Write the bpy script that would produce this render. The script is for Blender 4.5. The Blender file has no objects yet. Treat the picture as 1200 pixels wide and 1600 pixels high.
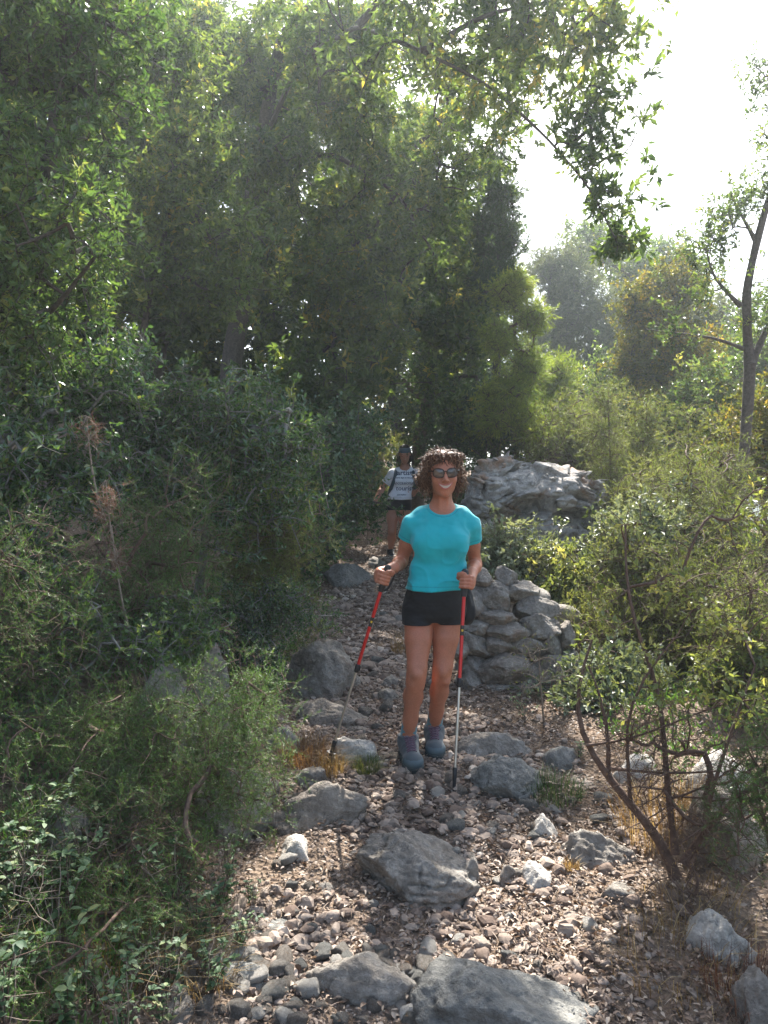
import bpy, math, random
import numpy as np
from math import radians as R
from mathutils import Vector, Matrix, Euler

# ---------------------------------------------------------------- camera, sky, sun, exposure
scene = bpy.context.scene
COL = scene.collection
cam_d = bpy.data.cameras.new("camera"); cam = bpy.data.objects.new("camera", cam_d); COL.objects.link(cam)
scene.camera = cam
CAM_Z = 1.6
cam.location = (0, 0, CAM_Z); cam.rotation_euler = (R(90), 0, 0)
cam_d.sensor_fit = 'VERTICAL'; cam_d.sensor_height = 24.0
F_PX = 1208.0                       # focal length in pixels of the 1600 px tall photograph
cam_d.lens = 24.0 * F_PX / 1600.0
cam_d.clip_start = 0.05; cam_d.clip_end = 3000

SUN_EL, SUN_AZ = R(50), R(10)       # azimuth from +Y towards +X
SUN = Vector((math.sin(SUN_AZ) * math.cos(SUN_EL), math.cos(SUN_AZ) * math.cos(SUN_EL), math.sin(SUN_EL)))
world = bpy.data.worlds.new("World"); scene.world = world; world.use_nodes = True
wn = world.node_tree; bg = wn.nodes["Background"]
sky = wn.nodes.new("ShaderNodeTexSky"); sky.sky_type = 'NISHITA'; sky.sun_disc = False
sky.sun_elevation = SUN_EL; sky.sun_rotation = SUN_AZ; sky.air_density = 1.0; sky.dust_density = 3.0; sky.ozone_density = 1.0
wn.links.new(sky.outputs[0], bg.inputs[0]); bg.inputs[1].default_value = 0.085
sun_d = bpy.data.lights.new("sun", 'SUN'); sun_d.energy = 5.0; sun_d.angle = R(0.53); sun_d.color = (1.0, 0.95, 0.88)
sun_o = bpy.data.objects.new("sun", sun_d); COL.objects.link(sun_o)
sun_o.rotation_euler = (-SUN).to_track_quat('-Z', 'Y').to_euler()
scene.view_settings.view_transform = 'Standard'; scene.view_settings.look = 'None'
scene.view_settings.gamma = 1.0; scene.view_settings.use_curve_mapping = False
scene.view_settings.exposure = 2.08
cy = scene.cycles
cy.max_bounces = 9; cy.diffuse_bounces = 5; cy.glossy_bounces = 2; cy.transmission_bounces = 7; cy.transparent_max_bounces = 6
cy.sample_clamp_indirect = 6.0; cy.caustics_reflective = False; cy.caustics_refractive = False

# ---------------------------------------------------------------- helpers
def P(px, py, d):
    "a point of the place: seen at (px, py) of the 1200x1600 photograph, d metres in front of the camera"
    return np.array([(px - 600.0) / F_PX * d, d, CAM_Z - (py - 800.0) / F_PX * d])

def hsh(ix, iy, iz, seed):
    n = (ix * 374761393 + iy * 668265263 + iz * 2147483647 + seed * 144665) & 0xffffffff
    n = ((n ^ (n >> 13)) * 1274126177) & 0xffffffff
    n = (n ^ (n >> 16)) & 0xffffffff
    return n.astype(np.float64) / 4294967295.0

def vnoise(p, seed=0):
    "smooth value noise, about -1..1"
    p = np.asarray(p, float); i = np.floor(p).astype(np.int64); f = p - i
    u = f * f * f * (f * (f * 6 - 15) + 10)
    out = 0
    for dx in (0, 1):
        wx = u[..., 0] if dx else 1 - u[..., 0]
        for dy in (0, 1):
            wy = u[..., 1] if dy else 1 - u[..., 1]
            for dz in (0, 1):
                wz = u[..., 2] if dz else 1 - u[..., 2]
                out = out + wx * wy * wz * hsh(i[..., 0] + dx, i[..., 1] + dy, i[..., 2] + dz, seed)
    return out * 2 - 1

def fbm(p, octv=4, seed=0, gain=0.5):
    a, s, out = 1.0, 1.0, 0
    for o in range(octv):
        out = out + a * vnoise(np.asarray(p) * s + 17.3 * o, seed + o); a *= gain; s *= 2.03
    return out

def norm(v):
    return v / np.maximum(np.linalg.norm(v, axis=-1, keepdims=True), 1e-9)

def mesh_np(name, verts, faces, mats, midx=None, smooth=True, attr=None):
    "faces: list of integer arrays (n,3) or (n,4)"
    me = bpy.data.meshes.new(name)
    faces = [f for f in faces if len(f)]
    nl = sum(f.size for f in faces); nf = sum(len(f) for f in faces)
    me.vertices.add(len(verts)); me.vertices.foreach_set("co", np.ascontiguousarray(verts, np.float32).ravel())
    me.loops.add(nl); me.loops.foreach_set("vertex_index", np.concatenate([f.ravel() for f in faces]).astype(np.int32))
    tot = np.concatenate([np.full(len(f), f.shape[1], np.int32) for f in faces])
    me.polygons.add(nf); me.polygons.foreach_set("loop_start", (np.cumsum(tot) - tot).astype(np.int32))
    me.polygons.foreach_set("loop_total", tot)
    if not isinstance(mats, (list, tuple)): mats = [mats]
    for m in mats: me.materials.append(m)
    if midx is not None: me.polygons.foreach_set("material_index", np.asarray(midx, np.int32))
    me.polygons.foreach_set("use_smooth", np.full(nf, bool(smooth)) if np.isscalar(smooth) else np.asarray(smooth, bool))
    if attr:
        for k, v in attr.items():
            a = me.attributes.new(k, 'FLOAT', 'POINT'); a.data.foreach_set("value", np.ascontiguousarray(v, np.float32))
    me.update(calc_edges=True)
    return me

def link(name, me, parent=None, origin=None):
    o = bpy.data.objects.new(name, me); COL.objects.link(o)
    if parent is not None:
        o.parent = parent
        if origin is None: origin = parent.location
        me.transform(Matrix.Translation(-Vector(origin)))
    elif origin is not None:
        me.transform(Matrix.Translation(-Vector(origin))); o.location = Vector(origin)
    return o

def tag(o, label=None, cat=None, group=None, kind=None):
    if label: o['label'] = label
    if cat: o['category'] = cat
    if group: o['group'] = group
    if kind: o['kind'] = kind
    return o

def empty(name, loc, label, cat, group=None):
    o = bpy.data.objects.new(name, None); COL.objects.link(o); o.location = Vector(loc); o.empty_display_size = .1
    return tag(o, label, cat, group)

class MB:
    "collects pieces for one mesh"
    def __init__(s): s.v = []; s.f = []; s.m = []; s.n = 0; s.a = []
    def add(s, v, f, m=0, a=0.5):
        v = np.asarray(v, float); f = np.asarray(f, np.int64)
        s.v.append(v); s.f.append(f + s.n); s.m.append(np.full(len(f), m)); s.n += len(v)
        s.a.append(np.broadcast_to(np.asarray(a, float), (len(v),)))
    def tube(s, pts, rad, sides=8, m=0, caps=True, flat=None, a=0.5):
        v, f = tube_np([np.asarray(pts, float)], [np.broadcast_to(np.asarray(rad, float), (len(pts),))], sides, flat)
        s.add(v, f, m, a)
        if caps:
            n = len(pts)
            for e, c in ((0, pts[0]), (n - 1, pts[-1])):
                ring = v[e * sides:(e + 1) * sides]; vv = np.vstack([ring, np.asarray(c)[None]])
                k = np.arange(sides); k2 = (k + 1) % sides
                ff = np.stack([k2, k, np.full(sides, sides)], 1) if e == 0 else np.stack([k, k2, np.full(sides, sides)], 1)
                s.add(vv, ff, m, a)
    def mesh(s, name, mats, smooth=True, at=False):
        order = [(f, m) for f, m in zip(s.f, s.m)]
        tri = [(f, m) for f, m in order if f.shape[1] == 3]; quad = [(f, m) for f, m in order if f.shape[1] == 4]
        fs, ms = [], []
        if tri: fs.append(np.vstack([f for f, _ in tri])); ms.append(np.concatenate([m for _, m in tri]))
        if quad: fs.append(np.vstack([f for f, _ in quad])); ms.append(np.concatenate([m for _, m in quad]))
        return mesh_np(name, np.vstack(s.v), fs, mats, np.concatenate(ms), smooth, {'rnd': np.concatenate(s.a)} if at else None)

def tube_np(polys, rads, sides=5, flat=None):
    "tubes along polylines; all of the same or different lengths -> one vertex array and quads"
    V, Fq, n0 = [], [], 0
    ang = np.arange(sides) * 2 * math.pi / sides
    k = np.arange(sides); k2 = (k + 1) % sides
    groups = {}
    for i, p in enumerate(polys): groups.setdefault(len(p), []).append(i)
    for L, idx in groups.items():
        if L < 2: continue
        Pp = np.stack([polys[i] for i in idx]); Rr = np.stack([rads[i] for i in idx])
        T = np.empty_like(Pp); T[:, 1:-1] = Pp[:, 2:] - Pp[:, :-2]; T[:, 0] = Pp[:, 1] - Pp[:, 0]; T[:, -1] = Pp[:, -1] - Pp[:, -2]
        T = norm(T)
        mean = norm(T.mean(1, keepdims=True))
        ref = np.where(np.abs(mean[..., 2:3]) > .85, np.array([0., 1., 0.]), np.array([0., 0., 1.]))
        A = norm(np.cross(T, np.broadcast_to(ref, T.shape))); B = np.cross(T, A)
        fa, fb = (1, 1) if flat is None else flat
        ring = (A[:, :, None] * np.cos(ang)[None, None, :, None] * fa + B[:, :, None] * np.sin(ang)[None, None, :, None] * fb)
        v = Pp[:, :, None] + ring * Rr[:, :, None, None]
        m = len(idx); V.append(v.reshape(-1, 3))
        base = n0 + (np.arange(m)[:, None, None] * L + np.arange(L - 1)[None, :, None]) * sides
        q = np.stack([base + k, base + k2, base + sides + k2, base + sides + k], -1)
        Fq.append(q.reshape(-1, 4)); n0 += m * L * sides
    return np.vstack(V), np.vstack(Fq)

def leaf_geo(pos, d, nrm, L, Wd, kind='leaf', fold=.25, r0=None):
    "pos, d, nrm: (n,3); returns vertices (n*k,3), triangles, k"
    nrm = norm(nrm - (nrm * d).sum(1, keepdims=True) * d); s = np.cross(d, nrm); n = len(pos)
    L = np.broadcast_to(L, (n,))[:, None]; Wd = np.broadcast_to(Wd, (n,))[:, None]
    if kind == 'needle':
        V = np.stack([pos - s * Wd, pos + s * Wd, pos + d * L], 1); T = [[0, 1, 2]]
    elif kind == 'leaf':
        V = np.stack([pos, pos + d * L * .45 + s * Wd + nrm * Wd * fold, pos + d * L - nrm * L * .12, pos + d * L * .45 - s * Wd + nrm * Wd * fold], 1); T = [[0, 1, 2], [0, 2, 3]]
    else:   # broad: midrib and two halves, curled
        mid = [pos + d * L * t - nrm * L * .28 * t * t for t in (0, .33, .68, 1)]
        rt = [mid[1] + s * Wd + nrm * Wd * fold, mid[2] + s * Wd * .85 + nrm * Wd * fold]
        lf = [mid[1] - s * Wd + nrm * Wd * fold, mid[2] - s * Wd * .85 + nrm * Wd * fold]
        V = np.stack(mid + rt + lf, 1); T = [[0, 4, 1], [1, 4, 5], [1, 5, 2], [2, 5, 3], [0, 1, 6], [1, 7, 6], [1, 2, 7], [2, 3, 7]]
    k = V.shape[1]; T = np.array(T)
    return V.reshape(-1, 3), (T[None] + (np.arange(n) * k)[:, None, None]).reshape(-1, 3), k

def ico(sub):
    import bmesh
    bm = bmesh.new(); bmesh.ops.create_icosphere(bm, subdivisions=sub, radius=1)
    v = np.array([x.co[:] for x in bm.verts]); f = np.array([[q.index for q in x.verts] for x in bm.faces]); bm.free()
    return norm(v), f
ICO = {i: ico(i) for i in (1, 2, 3, 4, 5, 6)}

# ---------------------------------------------------------------- implicit surfaces
class Field:
    def __init__(s, lo, hi, h):
        s.lo = np.asarray(lo, float); s.h = h
        s.n = np.ceil((np.asarray(hi) - s.lo) / h).astype(int) + 1
        s.F = np.full(s.n, 1.0, np.float32)
    def sub(s, lo, hi):
        a = np.clip(np.floor((np.asarray(lo) - s.lo) / s.h).astype(int), 0, s.n - 1)
        b = np.clip(np.ceil((np.asarray(hi) - s.lo) / s.h).astype(int) + 1, 1, s.n)
        sl = tuple(slice(a[i], max(b[i], a[i] + 1)) for i in range(3))
        X, Y, Z = (s.lo[i] + s.h * np.arange(sl[i].start, sl[i].stop) for i in range(3))
        return sl, np.stack(np.meshgrid(X, Y, Z, indexing='ij'), -1)
    def add(s, fn, lo, hi, k=0.02):
        m = k + 3 * s.h
        sl, p = s.sub(np.asarray(lo) - m, np.asarray(hi) + m)
        b = fn(p); a = s.F[sl]
        if k > 0:
            h = np.maximum(k - np.abs(a - b), 0) / k
            s.F[sl] = np.minimum(a, b) - h * h * k * .25
        else: s.F[sl] = np.minimum(a, b)
    def cut(s, fn, lo=None, hi=None, k=0.0):
        "intersect with fn (keep where fn < 0)"
        lo = s.lo if lo is None else lo; hi = (s.lo + s.h * s.n) if hi is None else hi
        sl, p = s.sub(lo, hi); b = fn(p); a = s.F[sl]
        if k > 0:
            h = np.maximum(k - np.abs(a - b), 0) / k
            s.F[sl] = np.maximum(a, b) + h * h * k * .25
        else: s.F[sl] = np.maximum(a, b)
    def prims(s, L, inflate=0.0):
        for pr in L:
            t = pr[0]
            if t == 'rc':
                _, a, b, ra, rb, k = pr; a = np.asarray(a, float); b = np.asarray(b, float)
                r = max(ra, rb) + inflate
                s.add(lambda p: rcone(p, a, b, ra + inflate, rb + inflate), np.minimum(a, b) - r, np.maximum(a, b) + r, k)
            elif t == 'el':
                _, c, r, k = pr[:4]; M = pr[4] if len(pr) > 4 else None
                c = np.asarray(c, float); r = np.asarray(r, float) + inflate; m = r.max() if M is not None else r
                s.add(lambda p: ellip(p, c, r, M), c - m, c + m, k)
            elif t == 'loft':
                _, tab, k = pr; tab = np.asarray(tab, float)
                z = tab[:, 0]; m = tab[:, 3:5].max() + inflate
                lo = np.array([tab[:, 1].min() - m, tab[:, 2].min() - m, z[0] - .01]); hi = np.array([tab[:, 1].max() + m, tab[:, 2].max() + m, z[-1] + .01])
                s.add(lambda p: loft(p, tab, inflate), lo, hi, k)
    def mesh(s):
        return surface_nets(s.F, s.lo, s.h)

def rcone(p, a, b, ra, rb):
    ba = b - a; t = np.clip(((p - a) @ ba) / max(ba @ ba, 1e-9), 0, 1)
    return np.linalg.norm(p - a - t[..., None] * ba, axis=-1) - (ra + (rb - ra) * t)
def ellip(p, c, r, M=None):
    r = np.asarray(r, float)
    q = p - c
    if M is not None: q = q @ M            # M columns = local axes
    k0 = np.linalg.norm(q / r, axis=-1); k1 = np.linalg.norm(q / (r * r), axis=-1)
    return k0 * (k0 - 1) / np.maximum(k1, 1e-6)
def loft(p, tab, inf=0.0):
    "tab rows: z, cx, cy, half width, half depth"
    z = p[..., 2]; g = [np.interp(z, tab[:, 0], tab[:, i]) for i in range(1, 5)]
    w = g[2] + inf; d = g[3] + inf; n = 2.35
    q = (np.abs((p[..., 0] - g[0]) / w) ** n + np.abs((p[..., 1] - g[1]) / d) ** n) ** (1 / n)
    f = (q - 1) * np.minimum(w, d)
    return np.maximum(f, np.maximum(z - tab[-1, 0], tab[0, 0] - z))

def surface_nets(F, lo, h):
    S = F < 0
    c = sum(S[a:F.shape[0] - 1 + a, b:F.shape[1] - 1 + b, d:F.shape[2] - 1 + d].astype(np.int8) for a in (0, 1) for b in (0, 1) for d in (0, 1))
    I = np.argwhere((c > 0) & (c < 8)); idm = np.full(c.shape, -1, np.int64); idm[tuple(I.T)] = np.arange(len(I))
    acc = np.zeros((len(I), 3)); cnt = np.zeros(len(I))
    corners = [(a, b, d) for a in (0, 1) for b in (0, 1) for d in (0, 1)]
    for i, ca in enumerate(corners):
        for cb in corners[i + 1:]:
            df = np.subtract(cb, ca)
            if np.abs(df).sum() != 1: continue
            fa = F[tuple((I + ca).T)].astype(float); fb = F[tuple((I + cb).T)].astype(float)
            m = (fa < 0) != (fb < 0); t = np.where(m, fa / np.where(m, fa - fb, 1), 0)
            acc += m[:, None] * (np.array(ca) + t[:, None] * df); cnt += m
    V = lo + h * (I + acc / cnt[:, None])
    Q = []
    for ax in range(3):
        o1, o2 = [(1, 2), (2, 0), (0, 1)][ax]
        sa = [slice(None)] * 3; sb = [slice(None)] * 3; sa[ax] = slice(0, -1); sb[ax] = slice(1, None)
        ch = S[tuple(sa)] != S[tuple(sb)]
        E = np.argwhere(ch); E = E[(E[:, o1] > 0) & (E[:, o2] > 0) & (E[:, o1] < F.shape[o1] - 1) & (E[:, o2] < F.shape[o2] - 1)]
        if not len(E): continue
        def cell(d1, d2):
            e = E.copy(); e[:, o1] -= d1; e[:, o2] -= d2; return idm[tuple(e.T)]
        q = np.stack([cell(1, 1), cell(0, 1), cell(0, 0), cell(1, 0)], 1)
        flip = ~S[tuple(E.T)]; q[flip] = q[flip][:, ::-1]; Q.append(q)
    return V, np.vstack(Q)

def vsmooth(V, Q, it=2, lam=0.5):
    e = np.vstack([Q[:, [i, (i + 1) % Q.shape[1]]] for i in range(Q.shape[1])])
    for _ in range(it):
        acc = np.zeros_like(V); cn = np.zeros(len(V))
        for c in range(3):
            acc[:, c] = np.bincount(e[:, 0], V[e[:, 1], c], len(V)) + np.bincount(e[:, 1], V[e[:, 0], c], len(V))
        cn = np.bincount(e[:, 0], minlength=len(V)) + np.bincount(e[:, 1], minlength=len(V))
        V = V + lam * (acc / np.maximum(cn, 1)[:, None] - V)
    return V

# ---------------------------------------------------------------- materials
def mat(name):
    m = bpy.data.materials.new(name); m.use_nodes = True
    return m, m.node_tree, m.node_tree.nodes["Principled BSDF"]
def ramp(nt, fac, stops):
    n = nt.nodes.new("ShaderNodeValToRGB"); e = n.color_ramp.elements
    while len(e) > 1: e.remove(e[-1])
    e[0].position = stops[0][0]; e[0].color = (*stops[0][1], 1)
    for p, c in stops[1:]:
        x = e.new(p); x.color = (*c, 1)
    if fac is not None: nt.links.new(fac, n.inputs[0])
    return n.outputs[0]
def noise_n(nt, scale, detail=4, rough=.6, vec=None, dist=0.0):
    n = nt.nodes.new("ShaderNodeTexNoise"); n.inputs['Scale'].default_value = scale; n.inputs['Detail'].default_value = detail
    n.inputs['Roughness'].default_value = rough; n.inputs['Distortion'].default_value = dist
    if vec is None: vec = objco(nt)
    nt.links.new(vec, n.inputs['Vector']); return n.outputs['Fac']
def objco(nt):
    for n in nt.nodes:
        if n.type == 'TEX_COORD': return n.outputs['Object']
    return nt.nodes.new("ShaderNodeTexCoord").outputs['Object']
def mixc(nt, fac, a, b, mode='MIX'):
    n = nt.nodes.new("ShaderNodeMix"); n.data_type = 'RGBA'; n.blend_type = mode
    for s, v in ((0, fac), (6, a), (7, b)):
        if isinstance(v, (int, float)): n.inputs[s].default_value = v
        elif isinstance(v, tuple): n.inputs[s].default_value = (*v, 1)
        else: nt.links.new(v, n.inputs[s])
    return n.outputs[2]
def attr_n(nt, name):
    n = nt.nodes.new("ShaderNodeAttribute"); n.attribute_name = name; return n.outputs['Fac']
def bump(nt, bsdf, h, strength=.3, dist=.01):
    b = nt.nodes.new("ShaderNodeBump"); b.inputs['Strength'].default_value = strength; b.inputs['Distance'].default_value = dist
    nt.links.new(h, b.inputs['Height']); nt.links.new(b.outputs[0], bsdf.inputs['Normal'])
def plain(name, col, rough=.6, metal=0.0, spec=.5, nz=0.0, bs=0.0, nsc=60):
    m, nt, b = mat(name); b.inputs['Roughness'].default_value = rough; b.inputs['Metallic'].default_value = metal
    b.inputs['Specular IOR Level'].default_value = spec
    f = noise_n(nt, nsc, 3)
    if nz: nt.links.new(ramp(nt, f, [(.25, tuple(c * (1 - nz) for c in col)), (.75, tuple(min(1, c * (1 + nz)) for c in col))]), b.inputs['Base Color'])
    else: b.inputs['Base Color'].default_value = (*col, 1)
    if bs: bump(nt, b, f, bs, .003)
    return m

def leafmat(name, stops, trans=.4, rough=.35, tcol=(1.25, 1.2, .55), spec=.5):
    "leaf blade: colour varies from leaf to leaf, light passes through"
    m, nt, b = mat(name)
    c = ramp(nt, attr_n(nt, 'rnd'), stops); nt.links.new(c, b.inputs['Base Color'])
    b.inputs['Roughness'].default_value = rough; b.inputs['Specular IOR Level'].default_value = spec
    t = nt.nodes.new("ShaderNodeBsdfTranslucent")
    mul = nt.nodes.new("ShaderNodeVectorMath"); mul.operation = 'MULTIPLY'; mul.inputs[1].default_value = tcol
    nt.links.new(c, mul.inputs[0]); nt.links.new(mul.outputs[0], t.inputs[0])
    mx = nt.nodes.new("ShaderNodeMixShader"); mx.inputs[0].default_value = trans
    nt.links.new(b.outputs[0], mx.inputs[1]); nt.links.new(t.outputs[0], mx.inputs[2])
    nt.links.new(mx.outputs[0], nt.nodes["Material Output"].inputs['Surface'])
    return m

def barkmat(name, a, b_, sc=40):
    m, nt, b = mat(name); b.inputs['Roughness'].default_value = .9
    f = noise_n(nt, sc, 5, .7); nt.links.new(ramp(nt, f, [(.3, a), (.7, b_)]), b.inputs['Base Color']); bump(nt, b, f, .6, .01)
    return m

def rockmat(name, dark, mid, pale, stain=(.30, .17, .09), stain_amt=.35, sc=1.0):
    m, nt, b = mat(name); b.inputs['Roughness'].default_value = .85; b.inputs['Specular IOR Level'].default_value = .25
    co = objco(nt)
    big = noise_n(nt, 5 * sc, 6, .62, co, .4); fine = noise_n(nt, 38 * sc, 6, .7, co)
    c = ramp(nt, big, [(.30, dark), (.45, mid), (.62, pale), (.8, mid)])
    c2 = ramp(nt, fine, [(.3, tuple(x * .55 for x in mid)), (.5, mid), (.72, tuple(min(1, x * 1.35) for x in pale))])
    c = mixc(nt, .45, c, c2)
    # lichen spots and rusty stains, each a patch with its own outline
    st = noise_n(nt, 3.2 * sc, 5, .6, co, .6)
    c = mixc(nt, ramp(nt, st, [(.56, (0, 0, 0)), (.66, (stain_amt,) * 3)]), c, stain)
    li = noise_n(nt, 17 * sc, 4, .7, co, .8)
    c = mixc(nt, ramp(nt, li, [(.60, (0, 0, 0)), (.66, (.6,) * 3)]), c, tuple(x * .35 for x in mid))
    vo = nt.nodes.new("ShaderNodeTexVoronoi"); vo.inputs['Scale'].default_value = 22 * sc; nt.links.new(co, vo.inputs['Vector'])
    ad = nt.nodes.new("ShaderNodeMath"); ad.operation = 'MULTIPLY_ADD'; ad.inputs[1].default_value = .35
    nt.links.new(vo.outputs['Distance'], ad.inputs[0]); nt.links.new(fine, ad.inputs[2])
    nt.links.new(c, b.inputs['Base Color']); bump(nt, b, ad.outputs[0], 1.0, .035)
    return m
# ---------------------------------------------------------------- terrain
rng = np.random.default_rng(7)
def path_x(y): return np.interp(y, [0, 4, 6, 8, 11, 14, 20], [.12, .08, .06, -.06, 0.05, .5, 1.2])
def path_hw(y): return np.interp(y, [0, 3, 5, 8, 12, 14], [.75, .66, .56, .5, .45, .3])
def gz_smooth(x, y):
    z = np.interp(y, [-60, 0, 2.27, 3.0, 3.8, 5, 7, 10.5, 14, 20, 40, 120], [-6, -.15, .10, .19, .31, .42, .62, .99, 1.5, 2.3, 4.0, 6.0])
    s = x - path_x(y); hw = path_hw(y)
    l = np.maximum(-s - hw, 0); r = np.maximum(s - hw - .15, 0)
    up = np.interp(l, [0, .25, 1.0, 3.5, 12, 60, 600], [0, .10, .62, 2.3, 6.0, 22, 60])
    dn = np.interp(r, [0, .5, 2.0, 5, 14, 40, 200, 600], [0, .03, .0, -.5, -2.6, -8, -30, -30]) * np.interp(y, [0, 3, 8], [.6, .8, 1])
    return z + up + dn
def gz(x, y):
    x = np.asarray(x, float); y = np.asarray(y, float)
    q = np.stack([x, y, np.zeros_like(x)], -1)
    s = np.abs(x - path_x(y)); off = np.clip((s - path_hw(y)) / .8, 0, 1)
    n = .022 * fbm(q * 3.1, 3, 3) * (1 + 2.5 * off) + .008 * vnoise(q * 14, 9)
    return gz_smooth(x, y) + n * np.clip(40 / (np.abs(y) + 5), 0, 1)
def G(px, py, dmin=1.2, dmax=40):
    "the ground point of the place seen at (px, py) of the photograph"
    d = np.geomspace(dmin, dmax, 3000); p = np.stack([(px - 600) / F_PX * d, d, CAM_Z - (py - 800) / F_PX * d], 1)
    k = np.argmax(p[:, 2] < gz(p[:, 0], p[:, 1])); return np.array([p[k, 0], p[k, 1], float(gz(p[k, 0], p[k, 1]))])

def soil_material():
    m, nt, b = mat("soil"); b.inputs['Roughness'].default_value = .95; b.inputs['Specular IOR Level'].default_value = .15
    co = objco(nt)
    a = noise_n(nt, 1.3, 5, .6, co); f = noise_n(nt, 45, 5, .75, co)
    c1 = ramp(nt, a, [(.35, (.13, .09, .065)), (.5, (.20, .145, .105)), (.65, (.24, .19, .145))])
    c2 = ramp(nt, f, [(.3, (.06, .042, .03)), (.5, (.19, .14, .10)), (.7, (.36, .29, .23))])
    nt.links.new(mixc(nt, .5, c1, c2), b.inputs['Base Color'])
    v = nt.nodes.new("ShaderNodeTexVoronoi"); v.inputs['Scale'].default_value = 55; nt.links.new(co, v.inputs['Vector'])
    ad = nt.nodes.new("ShaderNodeMath"); ad.operation = 'ADD'; nt.links.new(v.outputs['Distance'], ad.inputs[0]); nt.links.new(f, ad.inputs[1])
    bump(nt, b, ad.outputs[0], .9, .02)
    return m
M_SOIL = soil_material()
xs = np.unique(np.concatenate([np.arange(-2.6, 2.6, .035), -2.6 - np.geomspace(.06, 230, 55), 2.6 + np.geomspace(.06, 230, 55)]))
ys = np.unique(np.concatenate([np.arange(1.4, 12, .04), 12 + np.geomspace(.08, 380, 64), 1.4 - np.geomspace(.08, 60, 24)]))
X, Y = np.meshgrid(xs, ys, indexing='ij')
gv = np.stack([X, Y, gz(X, Y)], -1).reshape(-1, 3)
nx, ny = len(xs), len(ys); ii = (np.arange(nx - 1)[:, None] * ny + np.arange(ny - 1)[None]).ravel()
tag(link("ground", mesh_np("ground", gv, [np.stack([ii, ii + ny, ii + ny + 1, ii + 1], 1)], M_SOIL)), kind='structure')

def far_hill():
    m, nt, b = mat("hill"); b.inputs['Roughness'].default_value = 1
    f = noise_n(nt, .12, 6, .7); nt.links.new(ramp(nt, f, [(.35, (.045, .07, .03)), (.55, (.09, .11, .06)), (.7, (.26, .25, .2))]), b.inputs['Base Color'])
    x = np.linspace(-60, 300, 90); y = np.linspace(90, 320, 60); X, Y = np.meshgrid(x, y, indexing='ij')
    q = np.stack([X, Y, X * 0], -1)
    Z = -22 + 50 * np.exp(-((Y - 210) / 62) ** 2) * (.62 + .5 * np.exp(-((X - 95) / 50) ** 2)) + 2.6 * fbm(q * .07, 5, 5)
    i2 = (np.arange(89)[:, None] * 60 + np.arange(59)[None]).ravel()
    v = np.stack([X, Y, Z], -1).reshape(-1, 3)
    tag(link("hills", mesh_np("hills", v, [np.stack([i2, i2 + 60, i2 + 61, i2 + 1], 1)], m)), kind='structure')
far_hill()

# ---------------------------------------------------------------- rocks
M_LIME = rockmat("limestone", (.115, .10, .083), (.255, .228, .195), (.46, .425, .375))
M_LIME_W = rockmat("limestone_warm", (.12, .10, .08), (.25, .215, .18), (.46, .41, .35), stain_amt=.5)
M_LIME_B = rockmat("limestone_blue", (.11, .108, .098), (.225, .222, .203), (.38, .37, .335), stain_amt=.12)
M_PALE = rockmat("limestone_pale", (.36, .32, .27), (.55, .51, .45), (.72, .69, .63), stain_amt=.2)

def rock_mesh(name, size, seed, mt, sub=4, planes=11, soft=.055, rough=.085, yaw=0., flat=0., pits=0.):
    r0 = np.random.default_rng(seed); U, Fc = ICO[sub]
    N = norm(r0.normal(size=(planes, 3))); D = r0.uniform(.72, 1.0, planes)
    if flat: N = np.vstack([N, norm(np.array([[r0.normal() * .12, r0.normal() * .12, 1]]))]); D = np.append(D, 1 - flat)
    cs = U @ N.T; rr = np.where(cs > .05, D / np.maximum(cs, .05), 9.0)
    rad = -soft * np.log(np.exp(-rr / soft).sum(1)); rad = np.clip(rad, .3, 1.25)
    V = U * rad[:, None]; o = seed * 3.7
    W = V + .18 * np.stack([vnoise(V * 2.5 + o, 61), vnoise(V * 2.5 + o, 62), vnoise(V * 2.5 + o, 63)], -1)
    d = rough * fbm(V * 2.2 + o, 6, seed, .58) + rough * .5 * np.abs(vnoise(V * 7 + o, seed + 5))
    tl = norm(r0.normal(size=3) * [.25, .25, 0] + [0, 0, 1]); lay = (W @ tl) * 5.5 + o; fr = lay - np.floor(lay)
    if sub >= 4: d = d - rough * .55 * np.clip(1 - np.minimum(fr, 1 - fr) / .12, 0, 1) * (vnoise(W * 1.7 + o, 65) > -.1) - rough * .9 * np.clip(1 - np.abs(vnoise(W * 1.6 + o, 66)) / .045, 0, 1)
    if pits: d = d - pits * np.clip(vnoise(V * 6.5 + o, seed + 8) - .25, 0, 1)
    V = V * (1 + d)[:, None] * np.asarray(size)
    c, s = math.cos(yaw), math.sin(yaw); V = V @ np.array([[c, s, 0], [-s, c, 0], [0, 0, 1]])
    return mesh_np(name, V, [Fc], mt)

def rock(label, px, py, wpx, h, seed, mt, depth=.8, sink=.35, group='large rocks lying on and beside the stony path', name='rock', d=None, **kw):
    "rock whose front foot shows at (px, py); wpx wide in the photograph, h metres of height above the ground"
    g = G(px, py) if d is None else np.array([*P(px, py, d)[:2], gz(*P(px, py, d)[:2])])
    w = wpx / F_PX * g[1] / 2 * 1.0
    a = (w * 1.0, w * depth * 1.1, h * .98)
    c = np.array([g[0], g[1] + a[1] * .8, gz(g[0], g[1] + a[1] * .35) - .02])
    o = link(name, rock_mesh(name, a, seed, mt, **kw)); o.location = Vector(c)
    return tag(o, label, 'rock', group)

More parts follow.
